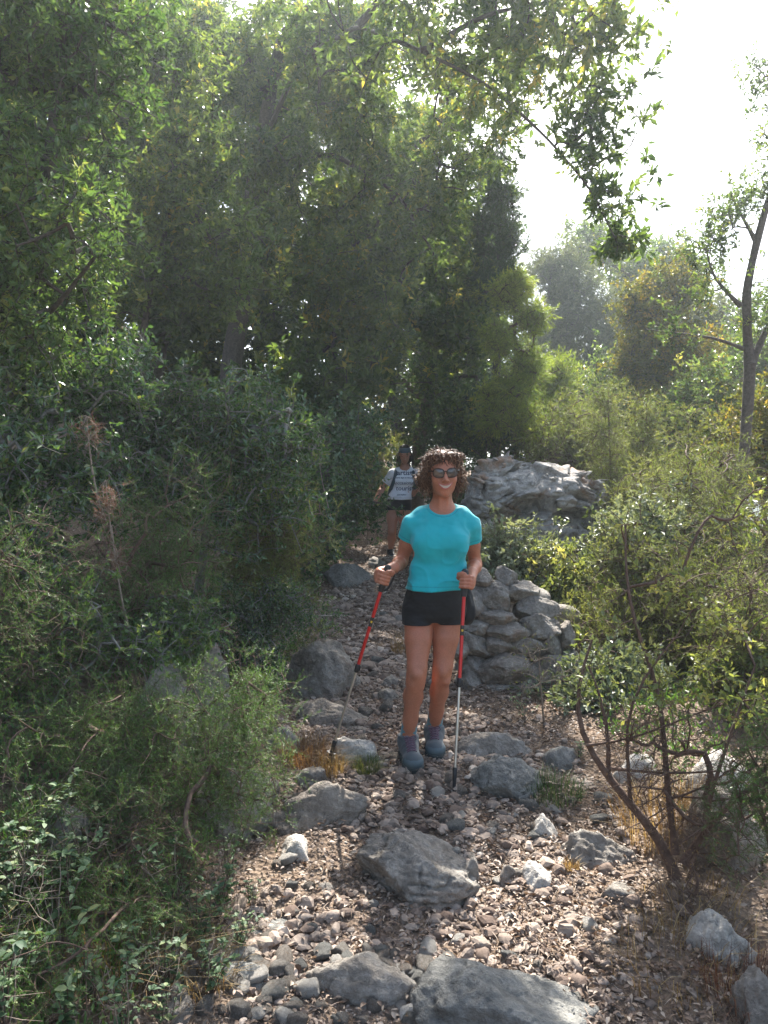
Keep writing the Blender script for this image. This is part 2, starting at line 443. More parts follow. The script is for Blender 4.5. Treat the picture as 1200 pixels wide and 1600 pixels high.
rock("large flat grey brown boulder sunk in the middle of the path", 655, 1398, 185, .155, 11, M_LIME, .8, sub=6, planes=9, soft=.035, rough=.08, yaw=.2)
rock("biggest smooth blue grey slab at the bottom edge of the path", 795, 1650, 262, .145, 29, M_LIME_B, .8, sub=6, planes=8, soft=.03, rough=.07, yaw=.3)
rock("low mossy brown boulder left of the biggest blue grey slab", 560, 1555, 165, .10, 31, M_LIME, .6, sub=5, planes=11, rough=.06, yaw=-.2)
rock("long sunlit ledge rock left of the boulder in the middle of the path", 500, 1290, 150, .13, 42, M_LIME_W, .5, sub=5, planes=11, rough=.08, yaw=.1)
rock("small squarish stone in the sun below the long ledge rock", 458, 1340, 55, .07, 45, M_PALE, .8, yaw=.3)
rock("big rounded grey boulder under the bush at the left path edge", 490, 1092, 118, .29, 51, M_LIME, .85, sub=5, rough=.09, pits=.1, yaw=.4)
rock("slab wedged beneath the big rounded boulder at the left", 515, 1135, 120, .12, 53, M_LIME_W, .6, sub=5, rough=.08, yaw=-.1)
rock("white topped stone beside the tip of the pole planted at the left", 553, 1192, 84, .12, 57, M_PALE, .6, sub=5, rough=.1, yaw=.3)
rock("pale grey stone under the heather left of the dry rusty grass", 443, 1188, 58, .14, 61, M_LIME_B, .8, yaw=.2)
rock("rounded stone below the dry rusty grass tuft", 487, 1222, 55, .08, 63, M_LIME, .8, yaw=1)
rock("blue grey boulder at the left of the path near the farther walker", 540, 915, 80, .20, 67, M_LIME_B, .9, sub=5, soft=.07, planes=9, yaw=.4)
rock("narrow pointed stone beside the farther walker's feet", 590, 885, 30, .12, 68, M_LIME, .7)
rock("smooth sloping slab right of the pole planted at the right", 795, 1245, 95, .13, 71, M_LIME_B, .9, sub=6, soft=.03, planes=7, rough=.06, yaw=-.7)
rock("flat layered rock above the smooth sloping slab", 768, 1188, 110, .10, 73, M_LIME, .6, sub=5, rough=.08, yaw=.1)
rock("bright angular block standing in the sun right of the path", 840, 1393, 42, .11, 77, M_PALE, .9, planes=7, soft=.02, rough=.06, yaw=.5)
rock("bright wedge shaped block above the bright angular block", 853, 1312, 42, .09, 79, M_PALE, .7, planes=7, soft=.02, rough=.06, yaw=-.6)
rock("brown cube shaped stone left of the bright angular block", 796, 1382, 28, .07, 81, M_LIME_W, .9, planes=7, soft=.02, rough=.06, yaw=.3)
rock("small brown stone touching the cube shaped stone", 808, 1392, 24, .04, 82, M_LIME_W, .9)
rock("long low rock between the bright blocks and the bare shrub", 925, 1350, 120, .09, 83, M_LIME, .45, sub=5, yaw=-.35)
rock("dark rounded stone in the shade in front of the bare shrub", 972, 1405, 68, .05, 87, M_LIME, .6, yaw=.1)
rock("white cracked boulder in the sun at the lower right below the bare shrub", 1130, 1500, 95, .14, 91, M_PALE, .9, sub=5, pits=.15, rough=.1, yaw=.4)
rock("grey boulder cut by the lower right corner", 1210, 1625, 105, .14, 93, M_LIME, .8, sub=5, yaw=.8)
rock("pale boulder behind the stems of the bare shrub", 1140, 1345, 120, .28, 95, M_LIME_W, .8, sub=5, rough=.1, yaw=.2)
rock("pale blue stone right of the layered rock at the foot of the wall", 882, 1205, 56, .10, 97, M_LIME_B, .8, yaw=.6)
rock("sunlit flat stone behind the bare shrub", 1010, 1215, 90, .10, 98, M_PALE, .7, yaw=.6)
rock("sunlit pale stone at the right behind the bare shrub", 1150, 1250, 110, .16, 99, M_PALE, .7, yaw=.2)
rock("flat blue grey slab at the bottom left of the path", 362, 1545, 150, .05, 101, M_LIME_B, .35, sub=5, soft=.05, rough=.04, yaw=.05)
rock("squared grey stone at the bottom left below the flat slab", 275, 1595, 58, .07, 103, M_LIME, .8, yaw=.5)
rock("flat grey stone left of the path below the small squarish stone", 420, 1455, 85, .03, 105, M_LIME_B, .6, soft=.05, yaw=.2)
rock("round light grey cobble at the bottom edge between the low boulder and the slab", 652, 1598, 56, .055, 107, M_PALE, .9, planes=16, soft=.2, rough=.02)
rock("tall grey bank boulder behind the left heather", 300, 1115, 80, .34, 111, M_LIME, .7, sub=5, rough=.12, pits=.1, yaw=.1)
rock("broad bank boulder low behind the left heather", 235, 1180, 110, .30, 113, M_LIME, .7, sub=5, rough=.1, yaw=.6)
rock("sunflecked bank boulder under the hanging left heather", 345, 1300, 120, .20, 115, M_LIME, .7, sub=5, rough=.12, yaw=.3)
rock("mossy bank stone between the hanging heather and the ledge rock", 400, 1262, 60, .14, 117, M_LIME_W, .8, sub=5, rough=.1)
rock("bluish bank boulder at the far left", 60, 1330, 110, .13, 119, M_LIME_B, .7, sub=5, rough=.08)
rock("grey bank boulder behind the low leafy plant at the left edge", 170, 1260, 80, .18, 121, M_LIME, .7, sub=5, rough=.1)
rock("oval grey cobble on the gravel left of the middle boulder", 512, 1396, 42, .045, 123, M_LIME, .7, planes=16, soft=.2, rough=.02, yaw=.2)
rock("smaller oval cobble below the oval grey cobble", 505, 1415, 30, .03, 124, M_LIME, .7, planes=16, soft=.2, rough=.02)
rock("dark rounded stone behind the walker's left leg", 605, 1100, 34, .08, 125, M_LIME, .9)
rock("dark stone in the gravel right of the big rounded boulder", 610, 1072, 32, .08, 127, M_LIME, .9)
rock("flat stone in the gravel above the white topped stone", 560, 1145, 45, .05, 129, M_LIME, .7)
rock("brown stone beside the tip of the pole planted at the right", 742, 1262, 28, .04, 131, M_LIME_W, .9)
rock("small pale stone right of the smooth sloping slab", 805, 1278, 30, .025, 133, M_PALE, .6)
rock("dark triangular stone leaning on the middle boulder at its right", 732, 1385, 36, .11, 135, M_LIME, .9, planes=7)
rock("weathered rock among the shrubs right of the outcrop", 965, 872, 60, .30, 137, M_LIME_W, .8, d=7.0, sub=5, rough=.1)
rock("pale rock behind the farther walker at the foot of the leaning trunk", 665, 700, 60, .50, 139, M_LIME_W, .8, d=13.0, sub=5, rough=.08)

r2 = np.random.default_rng(21)
words_a = ["pale", "grey", "brown", "bluish", "rough", "chalky", "flat", "angular"]
def cobble_field():
    "loose cobbles on the path, too alike for any label to tell them apart"
    prot = [rock_mesh("cobble", (1, .8, .62), 300 + i, [M_LIME, M_LIME_W, M_PALE, M_LIME_B][i % 4], sub=3, planes=9, soft=.03, rough=.09) for i in range(12)]
    n = 0
    while n < 190:
        if n < 45 or n >= 130: px = r2.uniform(250, 700); py = r2.uniform(1490, 1600)
        elif n < 90: px = r2.uniform(400, 960); py = r2.uniform(1240, 1520)
        else: px = r2.uniform(500, 780); py = r2.uniform(960, 1250)
        g = G(px, py); s = g[1] / F_PX * r2.uniform(7, 15) * (1.3 if n < 45 or n >= 130 else 1)
        o = link("cobble", prot[n % 12]); o.location = (g[0], g[1], g[2] + s * .25); o.scale = (s, s, s); o.rotation_euler = (r2.normal() * .3, r2.normal() * .3, r2.uniform(0, 6.3))
        tag(o, "loose fist sized limestone cobble among the gravel of the path", 'stone', 'loose cobbles on the path'); n += 1
cobble_field()

# ---------------------------------------------------------------- gravel and dead leaves: nobody could count them
def attr_material(name, stops, rough=.9, sc=70, trans=0):
    m, nt, b = mat(name); b.inputs['Roughness'].default_value = rough; b.inputs['Specular IOR Level'].default_value = .2
    c = ramp(nt, attr_n(nt, 'rnd'), stops); f = noise_n(nt, sc, 4, .7)
    nt.links.new(mixc(nt, .55, c, ramp(nt, f, [(.3, (.45, .45, .45)), (.7, (1, 1, 1))]), 'MULTIPLY'), b.inputs['Base Color'])
    bump(nt, b, f, .5, .005)
    return m
M_GRAVEL = attr_material("gravel", [(0, (.12, .084, .066)), (.3, (.22, .165, .13)), (.55, (.30, .245, .20)), (.8, (.42, .33, .265)), (1, (.64, .56, .47))])
def pebbles(n, seed, sub, ylo, yhi, smin, smax, power, extra=0.0):
    r0 = np.random.default_rng(seed); U, Fc = ICO[sub]
    y = ylo + (yhi - ylo) * r0.random(n) ** power
    hw = path_hw(y) + .1 + extra; x = path_x(y) + np.clip(r0.normal(size=n) * .62, -1.25, 1.25) * hw
    s = smin + (smax - smin) * r0.random(n) ** 3.2 * np.clip(.78 + .8 * vnoise(np.stack([x * 2.6, y * 2.6, y * 0], 1), 15), .12, 1.1)
    prot = []
    for k in range(16):
        N = norm(r0.normal(size=(9, 3))); D = r0.uniform(.7, 1, 9); cs = U @ N.T
        rr = np.where(cs > .05, D / np.maximum(cs, .05), 9); prot.append(U * (np.clip(-.035 * np.log(np.exp(-rr / .035).sum(1)), .4, 1.3) + .05 * r0.normal(size=len(U)))[:, None])
    prot = np.array(prot); V = prot[r0.integers(0, 16, n)]
    V = V * (np.stack([np.ones(n), r0.uniform(.45, 1, n), r0.uniform(.22, .75, n)], 1) * s[:, None])[:, None]
    a, t = r0.uniform(0, 6.28, n), r0.normal(size=n) * .35
    ca, sa, ct, st = np.cos(a), np.sin(a), np.cos(t), np.sin(t); Z = np.zeros(n)
    Rm = np.stack([np.stack([ca, -sa * ct, sa * st], 1), np.stack([sa, ca * ct, -ca * st], 1), np.stack([Z, st, ct], 1)], 1)
    V = np.einsum('nij,nkj->nki', Rm, V)
    V += np.stack([x, y, gz(x, y) + s * .22], 1)[:, None]
    Fa = (Fc[None] + (np.arange(n) * len(U))[:, None, None]).reshape(-1, 3)
    q = np.stack([x, y, y * 0], 1)
    col = np.clip(.5 + .22 * r0.normal(size=n) + .15 * vnoise(q * 1.5, 4), 0, 1)
    return V.reshape(-1, 3), Fa, np.repeat(col, len(U))
def gravel():
    parts = [pebbles(8000, 1, 2, 1.9, 4.6, .005, .034, 1.0), pebbles(34000, 2, 1, 1.9, 6, .0025, .010, 1.0, .25),
             pebbles(9000, 3, 1, 4.2, 13, .009, .042, 1.2), pebbles(1500, 4, 2, 3.9, 9, .02, .05, 1.0)]
    v, f, c, n = [], [], [], 0
    for a, b, e in parts: v.append(a); f.append(b + n); c.append(e); n += len(a)
    nf = sum(len(b) for b in f); sm = np.random.default_rng(6).random(nf // 20 + 1).repeat(20)[:nf] < .15
    tag(link("gravel", mesh_np("gravel", np.vstack(v), [np.vstack(f)], M_GRAVEL, smooth=sm, attr={'rnd': np.concatenate(c)})), "grey and brown limestone gravel covering the path", kind='stuff')
gravel()

M_LITTER = leafmat("dead_leaf", [(0, (.06, .04, .03)), (.35, (.14, .092, .062)), (.7, (.26, .18, .125)), (1, (.44, .36, .28))], .15, .6, (1, .8, .6))
def litter():
    r0 = np.random.default_rng(5); n = 60000
    y = 1.9 + 11.5 * r0.random(n) ** 1.7
    side = r0.random(n); hw = path_hw(y)
    x = path_x(y) + np.where(side < .27, r0.normal(size=n) * .55 * hw, np.where(side < .72, hw * .45 + np.abs(r0.normal(size=n)) * .85, -hw * .9 - np.abs(r0.normal(size=n)) * .9))
    a = r0.uniform(0, 6.28, n); d = norm(np.stack([np.cos(a), np.sin(a), r0.normal(size=n) * .3], 1))
    c = np.stack([x, y, gz(x, y) + .008 + .018 * r0.random(n)], 1); L = r0.uniform(.010, .026, n) * (1 + .05 * y); tw = r0.random(n) < .15
    V, T, k = leaf_geo(c, d, norm(r0.normal(size=(n, 3)) * .45 + [0, 0, 1]), L * np.where(tw, 2.2, 1), L * np.where(tw, .05, r0.uniform(.16, .30, n)), 'broad', .5)
    tag(link("leaf_litter", mesh_np("leaf_litter", V, [T], M_LITTER, smooth=True, attr={'rnd': np.repeat(r0.random(n), k)})), "dry brown leaf litter at the path edges", kind='stuff')
litter()

# ---------------------------------------------------------------- dry stone wall
def stone_wall():
    b = G(790, 1092); root = empty("dry_stone_wall", b, "low dry stone wall of grey limestone right behind the front walker", 'stone wall')
    S = [(790, 900, 28, 26), (805, 911, 13, 9), (772, 934, 52, 38), (811, 926, 46, 29), (775, 962, 57, 23), (833, 952, 66, 31), (742, 977, 38, 26),
         (787, 983, 68, 30), (846, 978, 50, 32), (738, 1007, 46, 37), (775, 1010, 39, 27), (822, 1006, 56, 28), (858, 1004, 36, 40), (785, 1046, 68, 44),
         (737, 1040, 40, 32), (812, 1034, 36, 28), (828, 1082, 72, 36), (774, 1079, 68, 32), (862, 1047, 42, 46), (752, 905, 32, 26), (739, 941, 36, 36),
         (733, 1066, 34, 28), (882, 992, 22, 40), (840, 1056, 50, 34), (722, 975, 26, 26), (716, 1010, 26, 30), (884, 1040, 34, 40), (874, 1078, 44, 34), (722, 935, 30, 30)]
    r0 = np.random.default_rng(8)
    for i, (px, py, w, h) in enumerate(S):
        d = 5.02 + (1090 - py) / 200 * .32 + r0.uniform(-.04, .05)
        a = np.array([w / F_PX * d / 2 * 1.12, r0.uniform(.10, .15), h / F_PX * d / 2 * 1.15])
        o = link("stone", rock_mesh("stone", a, 500 + i, [M_LIME, M_LIME_W, M_LIME][i % 3], sub=5, planes=12, soft=.025, rough=.06), root, (0, 0, 0))
        o.location = Vector(P(px, py, d + a[1] * .8)) - root.location; o.rotation_euler = (0, r0.normal() * .1, 0)
    for j in range(26):        # the stones packed behind the face
        py = r0.uniform(925, 1080); px = r0.uniform(725, 880) if py > 960 else r0.uniform(745, 850)
        a = np.array([r0.uniform(.09, .14), .11, r0.uniform(.06, .09)]); d = 5.32 + (1090 - py) / 200 * .32
        o = link("stone", rock_mesh("stone", a, 560 + j, M_LIME, sub=3, planes=9, soft=.06, rough=.035), root, (0, 0, 0))
        o.location = Vector(P(px, py, d + .1)) - root.location
stone_wall()

# ---------------------------------------------------------------- limestone outcrop with a shallow cave
def outcrop():
    c = P(840, 805, 8.6); lo = np.array([c[0] - 1.15, c[1] - .75, .55]); hi = np.array([c[0] + 1.1, c[1] + 1.0, 2.5])
    Fd = Field(lo, hi, .0145)
    B = [(795, 762, 8.7, .50, .45, .28), (860, 768, 8.8, .48, .45, .22), (905, 796, 8.7, .32, .4, .20), (830, 815, 8.8, .62, .45, .30), (765, 790, 8.6, .28, .35, .26),
         (925, 812, 8.6, .20, .35, .10), (812, 740, 8.9, .24, .3, .14), (835, 860, 8.8, .62, .42, .42), (895, 830, 8.7, .34, .4, .25), (760, 850, 8.7, .35, .4, .4)]
    for px, py, d, a, b, e in B: Fd.prims([('el', P(px, py, d), (a, b, e), .12)])
    Fd.add(lambda p: -ellip(p, P(815, 812, 8.3), (.22, .30, .085)), lo, lo + .001, 0)
    Fd.cut(lambda p: -ellip(p, P(812, 815, 8.26), (.27, .24, .10)), k=.04)
    Fd.cut(lambda p: -ellip(p, P(905, 806, 8.2), (.16, .30, .022)), k=.03)
    _, p = Fd.sub(Fd.lo, Fd.lo + Fd.h * Fd.n)
    q = p * [1, 1, 1.9]
    w = q + .25 * np.stack([vnoise(q * 2.5, 31), vnoise(q * 2.5, 32), vnoise(q * 2.5, 33)], -1)
    rid = np.abs(vnoise(w * 3.2, 41)); rid2 = np.abs(vnoise(w * 8.5, 42)); rid3 = np.abs(vnoise(w * 19, 43))
    rs = np.random.default_rng(3); S = rs.uniform(Fd.lo, Fd.lo + Fd.h * Fd.n, (150, 3)); ofs = rs.uniform(-.07, .07, 150)
    wq = (p + .05 * np.stack([vnoise(p * 4, 71), vnoise(p * 4, 72), vnoise(p * 4, 73)], -1)) * [1, 1, 1.5]; f1 = np.full(p.shape[:3], 9.0); f2 = f1.copy(); of = f1 * 0
    for q_, o_ in zip(S * [1, 1, 1.5], ofs):
        d_ = np.sqrt(((wq - q_) ** 2).sum(-1)); nr = d_ < f1; f2 = np.where(nr, f1, np.minimum(f2, d_)); f1 = np.where(nr, d_, f1); of = np.where(nr, o_, of)
    Fd.F += (of + .07 * np.clip(1 - (f2 - f1) / .035, 0, 1)).astype(np.float32)
    Fd.F += (.11 - .14 * rid - .09 * rid2 - .05 * rid3 + .10 * vnoise(w * 1.6, 44)).astype(np.float32)
    V, Q = Fd.mesh(); V = vsmooth(V, Q, 1, .3)
    m = rockmat("outcrop_stone", (.13, .12, .11), (.33, .305, .28), (.64, .60, .55), stain=(.40, .22, .12), stain_amt=.7, sc=.7)
    o = link("rock_outcrop", mesh_np("rock_outcrop", V, [Q], m), None, (c[0], c[1], .8))
    tag(o, "weathered limestone outcrop with hollows rising behind the dry stone wall", 'rock outcrop')
outcrop()
# ---------------------------------------------------------------- plants
def resample(poly, step):
    poly = np.asarray(poly, float); seg = np.linalg.norm(np.diff(poly, axis=0), axis=1); t = np.concatenate([[0], np.cumsum(seg)])
    n = max(int(t[-1] / step) + 1, 3); u = np.linspace(0, t[-1], n)
    out = np.stack([np.interp(u, t, poly[:, i]) for i in range(3)], 1)
    for _ in range(3): out[1:-1] = .25 * out[:-2] + .5 * out[1:-1] + .25 * out[2:]
    return out

def sample_blobs(r0, blobs, n, clump=.14, per=14, shell=2.4):
    w = np.array([b[1][0] * b[1][1] * b[1][2] * (b[2] if len(b) > 2 else 1) for b in blobs]) ** .8; w /= w.sum()
    nc = max(n // per, 1); k = r0.choice(len(blobs), nc, p=w)
    c = np.array([b[0] for b in blobs])[k]; r = np.array([b[1] for b in blobs])[k]
    u = norm(r0.normal(size=(nc, 3))) * (r0.random(nc) ** (1 / shell))[:, None]
    cc = c + u * r; j = r0.integers(0, nc, n)
    return cc[j] + r0.normal(size=(n, 3)) * clump

def skeleton(r0, trunks, tips, step=.12, bend=.16, tip_r=.0022, expo=.46, up=.1):
    pos, par, trad = [], [], []
    for poly, ra, rb in trunks:
        p = resample(poly, step); base = len(pos)
        if base:
            A = np.array(pos); par0 = int(np.argmin(((A - p[0]) ** 2).sum(1)))
        else: par0 = -1
        for i, q in enumerate(p):
            pos.append(q); par.append(par0 if i == 0 else len(pos) - 2); trad.append(ra + (rb - ra) * i / (len(p) - 1))
    nt = len(pos); pos = np.array(pos); par = np.array(par); trad = np.array(trad)
    dd = np.sqrt(((tips[:, None] - pos[None, ::2]) ** 2).sum(-1)).min(1)
    order = np.argsort(dd * .5 + r0.random(len(tips)) * dd.max() * .8)
    tips = tips[order]; polys, tipn = [], np.zeros(len(tips), int)
    i = 0
    while i < len(tips):
        ch = tips[i:i + max(12, i // 6)]
        d2 = (ch ** 2).sum(1)[:, None] + (pos ** 2).sum(1)[None] - 2 * ch @ pos.T
        k = d2.argmin(1); a = pos[k]; v = ch - a; L = np.linalg.norm(v, axis=1, keepdims=True)
        ctrl = a + v * .5 + r0.normal(size=v.shape) * bend * L + np.array([0, 0, up]) * L
        ns = 4; ts = np.linspace(0, 1, ns + 1)[1:, None, None]
        cur = (1 - ts) ** 2 * a + 2 * ts * (1 - ts) * ctrl + ts ** 2 * ch          # (ns, m, 3)
        m = len(ch); b = len(pos); newp = cur.transpose(1, 0, 2).reshape(-1, 3)
        idx = b + np.arange(m * ns).reshape(m, ns); pr = np.concatenate([k[:, None], idx[:, :-1]], 1)
        pos = np.vstack([pos, newp]); par = np.concatenate([par, pr.ravel()]); tipn[i:i + m] = idx[:, -1]
        for q in range(m): polys.append(np.concatenate([[k[q]], idx[q]]))
        i += m
    cnt = np.zeros(len(pos)); cnt[tipn] = 1
    for q in range(len(pos) - 1, 0, -1):
        if par[q] >= 0: cnt[par[q]] += cnt[q]
    rad = tip_r * np.maximum(cnt, 1) ** expo; rad[:nt] = trad
    rad_b = rad.copy(); rad_b[:nt] = np.minimum(trad, 9)
    return pos, par, rad, polys, tipn, tips, nt

def plant(name, label, cat, trunks, blobs, tips_n, leaf, mats, seed, group=None, clump=.14, per=14, tip_r=.0022, tw=(3, .10), crown_name='crown', shell=2.4,
          bend=.16, up=.1, extra_tips=None, sides=5, expo=.46, droop=0.0, twig_tubes=True, keep=None):
    "one tree or shrub: root Empty, trunk (stem and branches) and crown as its parts"
    r0 = np.random.default_rng(seed)
    tips = sample_blobs(r0, blobs, tips_n, clump, per, shell)
    if extra_tips is not None: tips = np.vstack([tips, extra_tips])
    gzv = gz_smooth(tips[:, 0], tips[:, 1]); tips[:, 2] = np.maximum(tips[:, 2], gzv + .05)
    if keep is not None: tips = tips[keep(tips)]
    pos, par, rad, polys, tipn, tips, nt = skeleton(r0, trunks, tips, bend=bend, tip_r=tip_r, up=up, expo=expo)
    base = np.array(trunks[0][0][0], float)
    root = empty(name, base, label, cat, group)
    mb = MB()
    for poly, ra, rb in trunks:
        p = resample(poly, .10); rr = np.linspace(ra, rb, len(p)) * (1 + .10 * vnoise(p * 5, seed)); rr[0] *= 1.25
        q = p + .12 * ra * np.stack([vnoise(p * 4 + 3, 1), vnoise(p * 4 + 9, 2), 0 * rr], 1); mb.tube(q, rr, 10)
    v, f = tube_np([pos[q] for q in polys], [np.minimum(rad[q], np.concatenate([[rad[q[1]]], rad[q[1:]]])) for q in polys], sides)
    mb.add(v, f)
    # twigs that carry the leaves
    nleaf, L, Wd, kind = leaf[:4]; jit = leaf[4] if len(leaf) > 4 else .35
    ntw, ltw = tw; m = len(tips)
    out = norm(tips - pos[par[tipn]])
    td = norm(np.repeat(out, ntw, 0) * .7 + r0.normal(size=(m * ntw, 3)) * .75 + np.array([0, 0, .25 - droop]))
    tl = ltw * r0.uniform(.6, 1.3, m * ntw)[:, None]; tb = np.repeat(tips, ntw, 0) - td * tl * .15
    if twig_tubes:
        te = tb + td * tl + r0.normal(size=tb.shape) * tl * .08
        v, f = tube_np(list(np.stack([tb, (tb + te) / 2 + r0.normal(size=tb.shape) * tl * .05, te], 1)), list(np.tile([tip_r * .8, tip_r * .6, tip_r * .4], (len(tb), 1))), 3)
        mb.add(v, f)
    link("trunk", mb.mesh("trunk", mats[1]), root)
    n = m * ntw * nleaf; ti = np.repeat(np.arange(m * ntw), nleaf); t = r0.random(n)
    lp = tb[ti] + td[ti] * tl[ti] * t[:, None] * 1.05
    side = norm(r0.normal(size=(n, 3)))
    if kind == 'needle': ld = norm(td[ti] * .75 + side * .6 + np.array([0, 0, .15 - droop]))
    else: ld = norm(td[ti] * .55 + side * .8 + np.array([0, 0, .1 - droop]))
    nn = norm(r0.normal(size=(n, 3)) * .6 + np.array([0, 0, .65]))
    Ls = L * r0.uniform(1 - jit, 1 + jit, n)
    V, T, k = leaf_geo(lp, ld, nn, Ls, Wd * Ls / L * r0.uniform(.8, 1.2, n), kind)
    tipc = .5 + .17 * r0.normal(size=m) + .22 * vnoise(tips * 1.6, seed)
    col = np.clip(np.repeat(np.repeat(tipc, ntw), nleaf) + .13 * r0.normal(size=n), 0, 1)
    link(crown_name, mesh_np(crown_name, V, [T], mats[0], smooth=False, attr={'rnd': np.repeat(col, k)}), root)
    return root

M_BARK = barkmat("bark", (.04, .033, .028), (.12, .10, .085))
M_BARK_R = barkmat("bark_reddish", (.06, .035, .025), (.17, .11, .08))
M_BARK_G = barkmat("bark_grey", (.10, .095, .085), (.26, .25, .23), 25)
M_TWIG = barkmat("dry_twig", (.16, .12, .09), (.34, .28, .22))
L_OAK = leafmat("oak_leaf", [(0, (.045, .088, .030)), (.4, (.095, .155, .052)), (.75, (.17, .23, .075)), (.95, (.27, .30, .09)), (1, (.42, .36, .10))], .48, .32, (1.35, 1.3, .6))
L_BRIGHT = leafmat("bright_leaf", [(0, (.045, .100, .034)), (.5, (.092, .168, .056)), (.85, (.16, .245, .085)), (1, (.30, .34, .11))], .42, .32)
L_SUN = leafmat("sunny_leaf", [(0, (.08, .12, .04)), (.4, (.15, .19, .07)), (.75, (.23, .26, .10)), (1, (.36, .34, .14))], .5, .4)
L_GLOSS = leafmat("glossy_leaf", [(0, (.034, .082, .036)), (.5, (.062, .132, .050)), (.85, (.11, .19, .062)), (1, (.24, .28, .08))], .34, .22, spec=1.0)
L_OLIVE = leafmat("olive_leaf", [(0, (0.088, 0.125, 0.075)), (.5, (0.163, 0.200, 0.125)), (1, (0.312, 0.338, 0.237))], .3, .45)
L_YEL = leafmat("yellowing_leaf", [(0, (.05, .085, .02)), (.4, (.12, .14, .03)), (.75, (.24, .21, .04)), (1, (.40, .28, .06))], .45, .45)
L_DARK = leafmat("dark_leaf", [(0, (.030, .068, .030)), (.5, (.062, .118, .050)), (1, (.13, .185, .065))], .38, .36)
L_HEATH = leafmat("heath_needle", [(0, (0.046, 0.109, 0.028)), (.5, (0.085, 0.178, 0.046)), (1, (0.171, 0.264, 0.070))], .35, .5)
L_HEATH_L = leafmat("light_heath_needle", [(0, (.085, .125, .035)), (.5, (.165, .215, .062)), (1, (.29, .31, .105))], .5, .5)
L_LIME = leafmat("lime_needle", [(0, (.12, .19, .035)), (.5, (.24, .33, .06)), (1, (.42, .46, .11))], .5, .5)
L_CIST = leafmat("soft_leaf", [(0, (.045, .095, .045)), (.5, (.085, .15, .065)), (.85, (.13, .20, .085)), (1, (.26, .28, .11))], .35, .6, (1.1, 1.2, .7))
L_RUST = leafmat("rusty_needle", [(0, (.07, .032, .02)), (.6, (.15, .07, .042)), (1, (.26, .16, .10))], .3, .7, (1.2, .8, .5))
L_STRAW = leafmat("dry_grass", [(0, (.14, .085, .03)), (.5, (.27, .18, .07)), (1, (.46, .36, .18))], .35, .6, (1.2, 1, .6))

def B(px, py, d, rx, ry, rz, w=1): return (P(px, py, d), (rx, ry, rz), w)
def Gd(px, d): x = (px - 600) / F_PX * d; return np.array([x, d, float(gz(x, d)) - .05])
# ---- left side, near to far
plant("evergreen_shrub", "tall bright green evergreen at the upper left edge of the photo, nearest to the camera", 'shrub',
      [([Gd(-110, 4.2), P(-60, 800, 4.2), P(-10, 560, 4.1), P(60, 300, 4.0), P(110, 60, 4.0)], .05, .018), ([P(-10, 560, 4.1), P(90, 480, 3.8), P(150, 400, 3.7)], .02, .008)],
      [B(40, 60, 3.9, .55, .5, .35), B(110, 140, 4.1, .42, .45, .3), B(40, 260, 3.8, .5, .45, .32), B(60, 380, 3.7, .42, .4, .28), B(20, 500, 3.8, .35, .4, .2), B(170, 30, 4.2, .28, .3, .2)],
      1500, (5, .042, .0088, 'leaf'), (L_BRIGHT, M_BARK), 1, clump=.09, per=10, tw=(4, .09))
plant("evergreen_shrub", "glossy dark evergreen shrub with glinting leaves at the left edge below the bright one", 'shrub',
      [([Gd(-40, 4.4), P(0, 900, 4.4), P(60, 700, 4.3), P(120, 600, 4.3)], .035, .012)],
      [B(50, 620, 4.1, .42, .4, .2), B(180, 600, 4.4, .4, .45, .18), B(60, 740, 3.9, .4, .4, .2), B(30, 860, 3.8, .3, .3, .2)],
      900, (5, .038, .0085, 'leaf'), (L_GLOSS, M_BARK_G), 2, clump=.09, per=10, tw=(4, .09))
plant("evergreen_shrub", "spreading glossy shrub in the middle of the left bank, leaves tipped with yellow green", 'shrub',
      [([Gd(300, 5.0), P(320, 850, 4.9), P(330, 730, 4.8), P(300, 640, 4.8)], .035, .012), ([P(330, 730, 4.8), P(400, 660, 4.7), P(450, 640, 4.7)], .015, .008)],
      [B(230, 660, 4.6, .38, .4, .2), B(340, 660, 4.7, .42, .4, .2), B(430, 700, 4.9, .30, .4, .2), B(280, 760, 4.6, .45, .4, .2), B(390, 790, 4.9, .3, .35, .2)],
      1200, (5, .036, .008, 'leaf'), (L_GLOSS, M_BARK_G), 3, clump=.09, per=10, tw=(4, .09))
heath = dict(clump=.10, per=9, tip_r=.0011, twig_tubes=True, up=.25)
plant("tree_heath", "dark feathery heath bush on the left bank beside rusty dead twigs", 'heath bush',
      [([Gd(215, 4.0), P(225, 1000, 3.9), P(235, 880, 3.85)], .02, .008), ([P(225, 1000, 3.9), P(190, 900, 3.8), P(150, 850, 3.8)], .012, .006)],
      [B(215, 840, 3.8, .22, .25, .26), B(260, 900, 3.8, .22, .25, .25), B(290, 800, 3.9, .18, .2, .22), B(140, 960, 3.7, .25, .25, .14)],
      650, (22, .015, .0009, 'needle'), (L_HEATH, M_BARK_R), 4, tw=(4, .09), **heath)
plant("tree_heath", "yellowish feathery heath bush at the left path edge above the big rounded boulder", 'heath bush',
      [([Gd(420, 5.4), P(425, 960, 5.3), P(430, 860, 5.3)], .022, .008)],
      [B(395, 850, 5.0, .24, .28, .30), B(440, 880, 5.1, .2, .28, .3), B(450, 800, 5.3, .18, .25, .22), B(370, 930, 4.9, .22, .25, .2), B(460, 960, 5.1, .14, .2, .16)],
      800, (22, .017, .0011, 'needle'), (L_HEATH_L, M_BARK_R), 5, tw=(4, .10), **heath)
